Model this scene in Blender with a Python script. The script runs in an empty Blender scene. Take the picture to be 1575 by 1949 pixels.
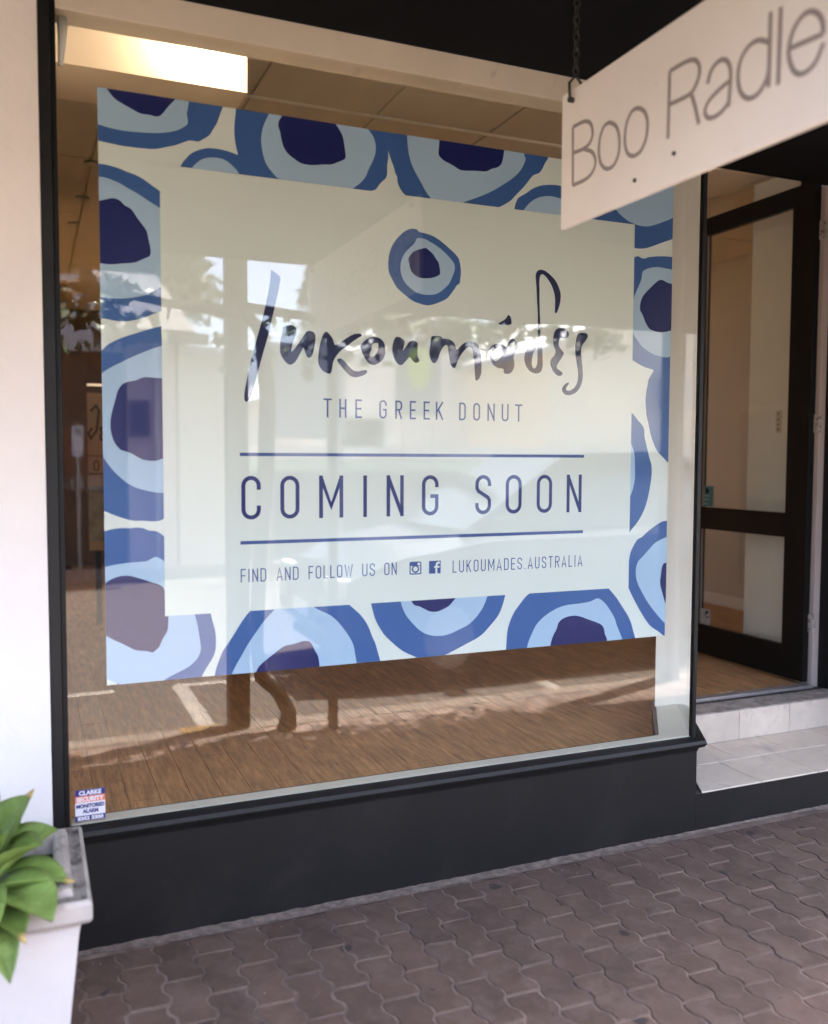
import bpy, bmesh, math, random
from mathutils import Vector, Matrix
from mathutils.geometry import tessellate_polygon
R = math.radians
random.seed(11)
SC = bpy.context.scene
COL = SC.collection

# ------------------------------------------------------------ camera, light, exposure
cd = bpy.data.cameras.new('camera')
cam = bpy.data.objects.new('camera', cd); COL.objects.link(cam)
cd.sensor_fit = 'VERTICAL'; cd.sensor_height = 36.0
cd.lens = 1720.0 / 1949.0 * 36.0
cd.clip_start = 0.05; cd.clip_end = 600
cr, cu, cf = (Vector((0.9204047, -0.39094974, 0.00367224)), Vector((0.01928034, 0.05476857, 0.99831291)),
              Vector((0.3904913, 0.9187811, -0.05794689)))
m3 = Matrix((cr, cu, -cf)).transposed()
cam.matrix_world = Matrix.Translation((0, -2.937, 1.55)) @ m3.to_4x4()
cd.dof.use_dof = True; cd.dof.focus_distance = 3.6; cd.dof.aperture_fstop = 1.4
SC.camera = cam

SUN_DIR = Vector((0.38, -0.13, 1.0)).normalized()          # towards the sun
elev = math.asin(SUN_DIR.z)
w = bpy.data.worlds.new('World'); SC.world = w; w.use_nodes = True
nt = w.node_tree; nt.nodes.clear()
sky = nt.nodes.new('ShaderNodeTexSky'); sky.sky_type = 'NISHITA'; sky.sun_disc = False
sky.sun_elevation = elev; sky.sun_rotation = math.atan2(SUN_DIR.x, SUN_DIR.y); sky.dust_density = 4.0; sky.air_density = 0.65; sky.ozone_density = 0.1
bg = nt.nodes.new('ShaderNodeBackground'); bg.inputs[1].default_value = 0.12
wo = nt.nodes.new('ShaderNodeOutputWorld')
nt.links.new(sky.outputs[0], bg.inputs[0]); nt.links.new(bg.outputs[0], wo.inputs[0])
sl = bpy.data.lights.new('sun', 'SUN'); sl.energy = 4.4; sl.angle = R(0.5); sl.color = (1.0, 0.97, 0.92)
so = bpy.data.objects.new('sun', sl); COL.objects.link(so)
so.rotation_euler = SUN_DIR.to_track_quat('Z', 'Y').to_euler(); so.location = (4, -6, 12)
SC.view_settings.view_transform = 'Standard'; SC.view_settings.look = 'None'
SC.view_settings.exposure = 4.28; SC.view_settings.gamma = 1.0
SC.view_settings.use_curve_mapping = False
SC.cycles.max_bounces = 10; SC.cycles.diffuse_bounces = 5; SC.cycles.glossy_bounces = 6
SC.cycles.transparent_max_bounces = 16; SC.cycles.transmission_bounces = 8
SC.cycles.caustics_reflective = False; SC.cycles.caustics_refractive = False
SC.cycles.sample_clamp_indirect = 6.0
try:
    SC.cycles.use_denoising = True
except Exception:
    pass

# ------------------------------------------------------------ materials
MATS = {}
def srgb(*c):
    return tuple(((v/255)/12.92 if v/255 <= 0.04045 else ((v/255+0.055)/1.055)**2.4) for v in c) + (1.0,)
def mat(name, col, rough=0.6, var=0.0, vscale=4.0, bump=0.0, bscale=60.0, metal=0.0, dirt=None, dscale=3.0, dlo=0.5, dhi=0.75,
        rnd=0.0, spec=0.5, stretch=None, coat=0.0, spots=None):
    """principled with optional tone variation, stains, fine relief and a random tone per piece"""
    if name in MATS: return MATS[name]
    m = bpy.data.materials.new(name); m.use_nodes = True; n = m.node_tree; L = n.links
    b = n.nodes['Principled BSDF']
    b.inputs['Roughness'].default_value = rough; b.inputs['Metallic'].default_value = metal
    b.inputs['Specular IOR Level'].default_value = spec; b.inputs['Coat Weight'].default_value = coat
    col = tuple(col[:3]) + (1.0,)
    b.inputs['Base Color'].default_value = col
    tc = n.nodes.new('ShaderNodeTexCoord'); mp = n.nodes.new('ShaderNodeMapping')
    geo = n.nodes.new('ShaderNodeNewGeometry')
    L.new(geo.outputs['Position'], mp.inputs[0])
    if stretch: mp.inputs['Scale'].default_value = stretch
    cur = None
    def rgb():
        r = n.nodes.new('ShaderNodeRGB'); r.outputs[0].default_value = col; return r.outputs[0]
    if var or dirt or rnd or spots: cur = rgb()
    if rnd:
        oi = n.nodes.new('ShaderNodeObjectInfo')
        ad = n.nodes.new('ShaderNodeMath'); ad.operation = 'ADD'
        L.new(oi.outputs['Random'], ad.inputs[0]); L.new(geo.outputs['Random Per Island'], ad.inputs[1])
        fr = n.nodes.new('ShaderNodeMath'); fr.operation = 'FRACT'; L.new(ad.outputs[0], fr.inputs[0])
        mr = n.nodes.new('ShaderNodeMapRange'); mr.inputs[3].default_value = 1-rnd; mr.inputs[4].default_value = 1+rnd
        L.new(fr.outputs[0], mr.inputs[0])
        hs = n.nodes.new('ShaderNodeHueSaturation'); L.new(mr.outputs[0], hs.inputs['Value']); L.new(cur, hs.inputs['Color'])
        cur = hs.outputs[0]
    if var:
        nz = n.nodes.new('ShaderNodeTexNoise'); nz.inputs['Scale'].default_value = vscale; nz.inputs['Detail'].default_value = 8
        nz.inputs['Roughness'].default_value = 0.65
        L.new(mp.outputs[0], nz.inputs['Vector'])
        mr = n.nodes.new('ShaderNodeMapRange'); mr.inputs[1].default_value = 0.3; mr.inputs[2].default_value = 0.7
        mr.inputs[3].default_value = 1-var; mr.inputs[4].default_value = 1+var
        L.new(nz.outputs[0], mr.inputs[0])
        hs = n.nodes.new('ShaderNodeHueSaturation'); L.new(mr.outputs[0], hs.inputs['Value']); L.new(cur, hs.inputs['Color'])
        cur = hs.outputs[0]
    if dirt:
        nz = n.nodes.new('ShaderNodeTexNoise'); nz.inputs['Scale'].default_value = dscale; nz.inputs['Detail'].default_value = 10
        nz.inputs['Roughness'].default_value = 0.7; nz.inputs['Distortion'].default_value = 0.6
        L.new(mp.outputs[0], nz.inputs['Vector'])
        mr = n.nodes.new('ShaderNodeMapRange'); mr.inputs[1].default_value = dlo; mr.inputs[2].default_value = dhi
        L.new(nz.outputs[0], mr.inputs[0])
        mx = n.nodes.new('ShaderNodeMix'); mx.data_type = 'RGBA'
        L.new(mr.outputs[0], mx.inputs[0]); L.new(cur, mx.inputs[6]); mx.inputs[7].default_value = tuple(dirt[:3]) + (1,)
        cur = mx.outputs[2]
    if spots:                              # (cells per metre, radius in cells, colour): scattered stains
        vo = n.nodes.new('ShaderNodeTexVoronoi'); vo.voronoi_dimensions = '2D'; vo.inputs['Scale'].default_value = spots[0]
        nz = n.nodes.new('ShaderNodeTexNoise'); nz.inputs['Scale'].default_value = 40; nz.inputs['Detail'].default_value = 3
        vm = n.nodes.new('ShaderNodeVectorMath'); vm.operation = 'MULTIPLY_ADD'; vm.inputs[1].default_value = (.04, .04, 0)
        L.new(mp.outputs[0], nz.inputs['Vector']); L.new(nz.outputs['Color'], vm.inputs[0]); L.new(mp.outputs[0], vm.inputs[2])
        L.new(vm.outputs[0], vo.inputs['Vector'])
        sc2 = n.nodes.new('ShaderNodeSeparateColor'); L.new(vo.outputs['Color'], sc2.inputs[0])
        ml = n.nodes.new('ShaderNodeMath'); ml.operation = 'MULTIPLY'; ml.inputs[1].default_value = spots[1]; L.new(sc2.outputs[0], ml.inputs[0])
        lt = n.nodes.new('ShaderNodeMath'); lt.operation = 'SUBTRACT'; L.new(ml.outputs[0], lt.inputs[0]); L.new(vo.outputs['Distance'], lt.inputs[1])
        mr = n.nodes.new('ShaderNodeMapRange'); mr.inputs[1].default_value = 0; mr.inputs[2].default_value = 0.02; mr.inputs[4].default_value = 0.8
        L.new(lt.outputs[0], mr.inputs[0])
        mx = n.nodes.new('ShaderNodeMix'); mx.data_type = 'RGBA'
        L.new(mr.outputs[0], mx.inputs[0]); L.new(cur, mx.inputs[6]); mx.inputs[7].default_value = tuple(spots[2]) + (1,)
        cur = mx.outputs[2]
    if cur: L.new(cur, b.inputs['Base Color'])
    if bump:
        nz = n.nodes.new('ShaderNodeTexNoise'); nz.inputs['Scale'].default_value = bscale; nz.inputs['Detail'].default_value = 6
        L.new(mp.outputs[0], nz.inputs['Vector'])
        bp = n.nodes.new('ShaderNodeBump'); bp.inputs['Strength'].default_value = bump; bp.inputs['Distance'].default_value = 0.004
        L.new(nz.outputs[0], bp.inputs['Height']); L.new(bp.outputs[0], b.inputs['Normal'])
    MATS[name] = m
    return m

def glass_mat(name, tint=(0.975, 0.985, 0.975), streak=0.0):
    """clear pane: what is behind it shows straight through, the surface mirrors by Fresnel"""
    m = bpy.data.materials.new(name); m.use_nodes = True; n = m.node_tree; L = n.links; n.nodes.clear()
    out = n.nodes.new('ShaderNodeOutputMaterial'); tr = n.nodes.new('ShaderNodeBsdfTransparent')
    tr.inputs[0].default_value = tint + (1,)
    gl = n.nodes.new('ShaderNodeBsdfGlossy'); gl.inputs['Roughness'].default_value = 0.0; gl.inputs[0].default_value = (1, 1, 1, 1)
    fr = n.nodes.new('ShaderNodeFresnel'); geo = n.nodes.new('ShaderNodeNewGeometry')
    mr = n.nodes.new('ShaderNodeMapRange'); mr.inputs[3].default_value = 1.49; mr.inputs[4].default_value = 1/1.49
    L.new(geo.outputs['Backfacing'], mr.inputs[0]); L.new(mr.outputs[0], fr.inputs['IOR'])
    mx = n.nodes.new('ShaderNodeMixShader'); L.new(fr.outputs[0], mx.inputs[0])
    L.new(tr.outputs[0], mx.inputs[1]); L.new(gl.outputs[0], mx.inputs[2]); L.new(mx.outputs[0], out.inputs[0])
    MATS[name] = m
    return m

def emit_mat(name, col, s):
    m = bpy.data.materials.new(name); m.use_nodes = True
    b = m.node_tree.nodes['Principled BSDF']; b.inputs['Base Color'].default_value = (0.8, 0.8, 0.8, 1)
    b.inputs['Emission Color'].default_value = tuple(col[:3]) + (1,); b.inputs['Emission Strength'].default_value = s
    MATS[name] = m
    return m

# ------------------------------------------------------------ mesh helpers
class MB:
    def __init__(s): s.v = []; s.f = []
    def add(s, vs, fs):
        k = len(s.v); s.v += [tuple(p) for p in vs]; s.f += [tuple(i+k for i in f) for f in fs]; return s
    def box(s, x0, x1, y0, y1, z0, z1, bv=0.0):
        if bv:
            b = bv
            vs = []
            for z, zi in ((z0, 0), (z1, 1)):
                pass
            bm = bmesh.new(); bmesh.ops.create_cube(bm, size=1)
            for v in bm.verts:
                v.co = Vector((x0 if v.co.x < 0 else x1, y0 if v.co.y < 0 else y1, z0 if v.co.z < 0 else z1))
            bmesh.ops.bevel(bm, geom=list(bm.edges), offset=b, segments=2, affect='EDGES', profile=0.6)
            bm.verts.ensure_lookup_table()
            s.add([v.co[:] for v in bm.verts], [[v.index for v in f.verts] for f in bm.faces]); bm.free(); return s
        return s.add([(x0,y0,z0),(x1,y0,z0),(x1,y1,z0),(x0,y1,z0),(x0,y0,z1),(x1,y0,z1),(x1,y1,z1),(x0,y1,z1)],
                     [(0,3,2,1),(4,5,6,7),(0,1,5,4),(1,2,6,5),(2,3,7,6),(3,0,4,7)])
    def prism(s, pts, a0, a1, axis='z'):
        """polygon extruded along an axis; pts are given in the two other axes"""
        n = len(pts)
        def P(p, a):
            return (p[0], p[1], a) if axis == 'z' else ((p[0], a, p[1]) if axis == 'y' else (a, p[0], p[1]))
        vs = [P(p, a0) for p in pts] + [P(p, a1) for p in pts]
        tr = tessellate_polygon([[Vector((p[0], p[1], 0)) for p in pts]])
        fs = [tuple(t) for t in tr] + [tuple(i+n for i in reversed(t)) for t in tr]
        fs += [(i, (i+1) % n, (i+1) % n+n, i+n) for i in range(n)]
        return s.add(vs, fs)
    def flat(s, rings, f3):
        """filled outline (with holes); f3 turns 2D points into 3D"""
        tr = tessellate_polygon([[Vector((p[0], p[1], 0)) for p in r] for r in rings])
        pts = [p for r in rings for p in r]
        return s.add([f3(p) for p in pts], [tuple(t) for t in tr])
    def tube(s, pts, r, n=8, cap=True):
        pts = [Vector(p) for p in pts]; m = len(pts)
        rr = r if isinstance(r, (list, tuple)) else [r]*m
        vs = []; up = Vector((0, 0, 1)); last = None
        for i, p in enumerate(pts):
            d = (pts[min(i+1, m-1)] - pts[max(i-1, 0)]).normalized()
            if last is None:
                a = d.cross(up if abs(d.z) < 0.9 else Vector((1, 0, 0))).normalized()
            else:
                a = (last - d*last.dot(d)).normalized()
            last = a; b = d.cross(a)
            vs += [p + (a*math.cos(2*math.pi*k/n) + b*math.sin(2*math.pi*k/n))*rr[i] for k in range(n)]
        fs = [(i*n+k, i*n+(k+1) % n, (i+1)*n+(k+1) % n, (i+1)*n+k) for i in range(m-1) for k in range(n)]
        if cap: fs += [tuple(range(n-1, -1, -1)), tuple((m-1)*n+k for k in range(n))]
        return s.add(vs, fs)
    def cyl(s, c, r, h, axis='z', n=24, r2=None):
        c = Vector(c); d = {'x': Vector((1,0,0)), 'y': Vector((0,1,0)), 'z': Vector((0,0,1))}[axis]
        return s.tube([c, c+d*h], [r, r if r2 is None else r2], n)
    def build(s, name, m, parent=None, smooth=False, bevel=0.0, recalc=True):
        me = bpy.data.meshes.new(name); me.from_pydata(s.v, [], s.f)
        bm = bmesh.new(); bm.from_mesh(me)
        if recalc: bmesh.ops.recalc_face_normals(bm, faces=bm.faces)
        if bevel: bmesh.ops.bevel(bm, geom=list(bm.edges), offset=bevel, segments=2, affect='EDGES', profile=0.6, clamp_overlap=True)
        bm.to_mesh(me); bm.free()
        if smooth: me.polygons.foreach_set('use_smooth', [True]*len(me.polygons))
        me.materials.append(m); me.update()
        return link(name, me, parent)
def link(name, me, parent=None):
    o = bpy.data.objects.new(name, me); COL.objects.link(o)
    if parent: o.parent = parent
    return o
def thing(name, label, cat, loc=(0, 0, 0), group=None):
    o = bpy.data.objects.new(name, None); COL.objects.link(o); o.location = loc; o.empty_display_size = 0.1
    o['label'] = label; o['category'] = cat
    if group: o['group'] = group
    return o
def tag(o, label=None, cat=None, group=None, kind=None):
    if label: o['label'] = label
    if cat: o['category'] = cat
    if group: o['group'] = group
    if kind: o['kind'] = kind
    return o
def struct(o): o['kind'] = 'structure'; return o
def box(name, m, parent, x0, x1, y0, y1, z0, z1, bevel=0.0, off=(0, 0, 0)):
    """one box as one object; coordinates are world, off is the location of the parent"""
    return MB().box(x0-off[0], x1-off[0], y0-off[1], y1-off[1], z0-off[2], z1-off[2], bevel).build(name, m, parent)
def font_mesh(body, size, bold=0.0):
    c = bpy.data.curves.new('lettering', 'FONT'); c.body = body; c.size = size; c.offset = bold; c.resolution_u = 4
    c.align_x = 'CENTER'
    o = bpy.data.objects.new('lettering', c); COL.objects.link(o)
    bpy.context.view_layer.update()
    me = bpy.data.meshes.new_from_object(o.evaluated_get(bpy.context.evaluated_depsgraph_get()))
    bpy.data.objects.remove(o)
    return me
def font_text(body, size, at, ex, ey, m, parent, width=None, bold=0.0):
    """lettering laid flat on the plane spanned by ex (reading direction) and ey; width squeezes it to fit"""
    me = font_mesh(body, size, bold)
    xs = [v.co.x for v in me.vertices]; wd = max(xs)-min(xs); k = width/wd if width else 1.0
    mid = (max(xs)+min(xs))/2
    ex, ey, at = Vector(ex), Vector(ey), Vector(at)
    for v in me.vertices: v.co = at + ex*((v.co.x-mid)*k) + ey*v.co.y
    me.materials.clear(); me.materials.append(m)
    return link('lettering', me, parent)

def smooth_ring(pts, it=2):
    """corner-cutting that keeps long straight runs"""
    for _ in range(it):
        o = []
        for i in range(len(pts)):
            a, b = pts[i], pts[(i+1) % len(pts)]
            o += [(a[0]*.78+b[0]*.22, a[1]*.78+b[1]*.22), (a[0]*.22+b[0]*.78, a[1]*.22+b[1]*.78)]
        pts = o
    return pts
def clip(pts, x0, x1, z0, z1):
    def cut(ps, inside, inter):
        o = []
        for i in range(len(ps)):
            a, b = ps[i-1], ps[i]
            if inside(b):
                if not inside(a): o.append(inter(a, b))
                o.append(b)
            elif inside(a): o.append(inter(a, b))
        return o
    def X(c): return lambda a, b: (c, a[1]+(b[1]-a[1])*(c-a[0])/(b[0]-a[0]))
    def Z(c): return lambda a, b: (a[0]+(b[0]-a[0])*(c-a[1])/(b[1]-a[1]), c)
    for ins, it in ((lambda p: p[0] >= x0, X(x0)), (lambda p: p[0] <= x1, X(x1)), (lambda p: p[1] >= z0, Z(z0)), (lambda p: p[1] <= z1, Z(z1))):
        pts = cut(pts, ins, it)
        if not pts: break
    return pts
def ribbon(mb, pts, wd, f3, closed=False):
    n = len(pts); vs = []
    for i in range(n):
        p = Vector(pts[i])
        a = Vector(pts[i-1]) if (i or closed) else None
        b = Vector(pts[(i+1) % n]) if (i < n-1 or closed) else None
        d1 = (p-a).normalized() if a is not None else (b-p).normalized()
        d2 = (b-p).normalized() if b is not None else d1
        t = (d1+d2)
        t = t.normalized() if t.length > 1e-6 else d1
        nn = Vector((-t.y, t.x)); k = min(2.0, 1/max(0.3, nn.dot(Vector((-d1.y, d1.x)))))
        vs += [f3(p+nn*wd/2*k), f3(p-nn*wd/2*k)]
    m = n if closed else n-1
    mb.add(vs, [(2*i, 2*i+1, (2*i+3) % (2*n), (2*i+2) % (2*n)) for i in range(m)])
def arc(cx, cy, rx, ry, a0, a1, n=9):
    return [(cx+rx*math.cos(R(a0+(a1-a0)*i/n)), cy+ry*math.sin(R(a0+(a1-a0)*i/n))) for i in range(n+1)]
def glyph(ch, w, h, s):
    """narrow single-line capitals: strokes inside a w by h box, stroke width s"""
    a, b, c, d = s/2, w-s/2, s/2, h-s/2; W = b-a; H = d-c; r = W/2; mx = (a+b)/2
    top = lambda: arc(mx, d-r, r, r, 0, 180); bot = lambda: arc(mx, c+r, r, r, 180, 360)
    if ch == 'O': return [(top()+bot(), True)]
    if ch == 'C': return [([(b, c+H*.70)]+top()+bot()+[(b, c+H*.30)], False)]
    if ch == 'G': return [([(b, c+H*.72)]+top()+bot()+[(b, c+H*.48), (mx, c+H*.48)], False)]
    if ch == 'S':
        q = H*.03
        return [([(b, c+H*.74)]+arc(mx, d-r, r, r, 0, 180)+[(a, c+H*.68), (a+W*.12, c+H*.60), (b-W*.12, c+H*.42), (b, c+H*.34)]
                 + arc(mx, c+r, r, r, 360, 180)+[(a, c+H*.27)], False)]
    if ch == 'U': return [([(a, h)]+bot()+[(b, h)], False)]
    if ch == 'D': return [([(a, c), (a, d)]+arc(b-r, d-r, r, r, 90, 0, 6)+arc(b-r, c+r, r, r, 0, -90, 6), True)]
    if ch == 'R': return [([(a, 0), (a, h)], False), ([(a, d), (mx, d)]+arc(b-r*.9, d-r*.9, r*.9, r*.9, 90, 0, 5)+arc(b-r*.9, c+H*.50+r*.9, r*.9, r*.9, 0, -90, 5)+[(a, c+H*.50)], False),
                          ([(mx, c+H*.50), (b, 0)], False)]
    L = {'I': [[(mx, 0), (mx, h)]], 'T': [[(0, d), (w, d)], [(mx, 0), (mx, d)]], 'H': [[(a, 0), (a, h)], [(b, 0), (b, h)], [(a, h/2), (b, h/2)]],
         'E': [[(w, d), (a, d), (a, c), (w, c)], [(a, h/2), (w*.92, h/2)]], 'F': [[(w, d), (a, d), (a, 0)], [(a, h/2), (w*.9, h/2)]],
         'L': [[(a, h), (a, c), (w, c)]], 'N': [[(a, 0), (a, h)], [(a, d), (b, c)], [(b, 0), (b, h)]],
         'M': [[(a, 0), (a, h)], [(a, d), (mx, c+H*.25), (b, d)], [(b, 0), (b, h)]], 'K': [[(a, 0), (a, h)], [(b, h), (a, c+H*.40)], [(a+W*.32, c+H*.56), (b, 0)]],
         'A': [[(a*.6, 0), (mx, d), (w-a*.6, 0)], [(a+W*.16, H*.3), (b-W*.16, H*.3)]], 'W': [[(a*.6, h), (a+W*.25, c), (mx, d*.9), (b-W*.25, c), (w-a*.6, h)]],
         '.': [[(mx, 0), (mx, s)]], ' ': []}[ch]
    return [(p, False) for p in L]
GW = {'I': .12, 'M': .58, 'W': .66, '.': .12, ' ': .42, 'A': .46, 'E': .38, 'F': .38, 'L': .36, 'T': .42}
def letters(parent, m, f3, z0, h, s, placed=None, text=None, x0=0, x1=0, k=[0]):
    """one mesh per word; placed = [(char, left, right)...] or text spread between x0 and x1"""
    if placed is None:
        ws = [GW.get(c, .44)*h for c in text]; gap = ((x1-x0)-sum(ws))/(len(text)-1)
        placed = []; x = x0
        for c, wd in zip(text, ws): placed.append((c, x, x+wd)); x += wd+gap
    word = MB(); out = []
    def flush():
        nonlocal word
        if word.v: out.append(word.build('letter', m, parent, recalc=False))
        word = MB()
    for c, a, b in placed:
        if c == ' ': flush(); continue
        for j, (pts, closed) in enumerate(glyph(c, b-a, h, s)):
            ribbon(word, pts, s, lambda p, a=a, j=j: f3((a+p[0], z0+p[1]), j*0.00012), closed)
        flush()
    flush()
    return out
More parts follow.
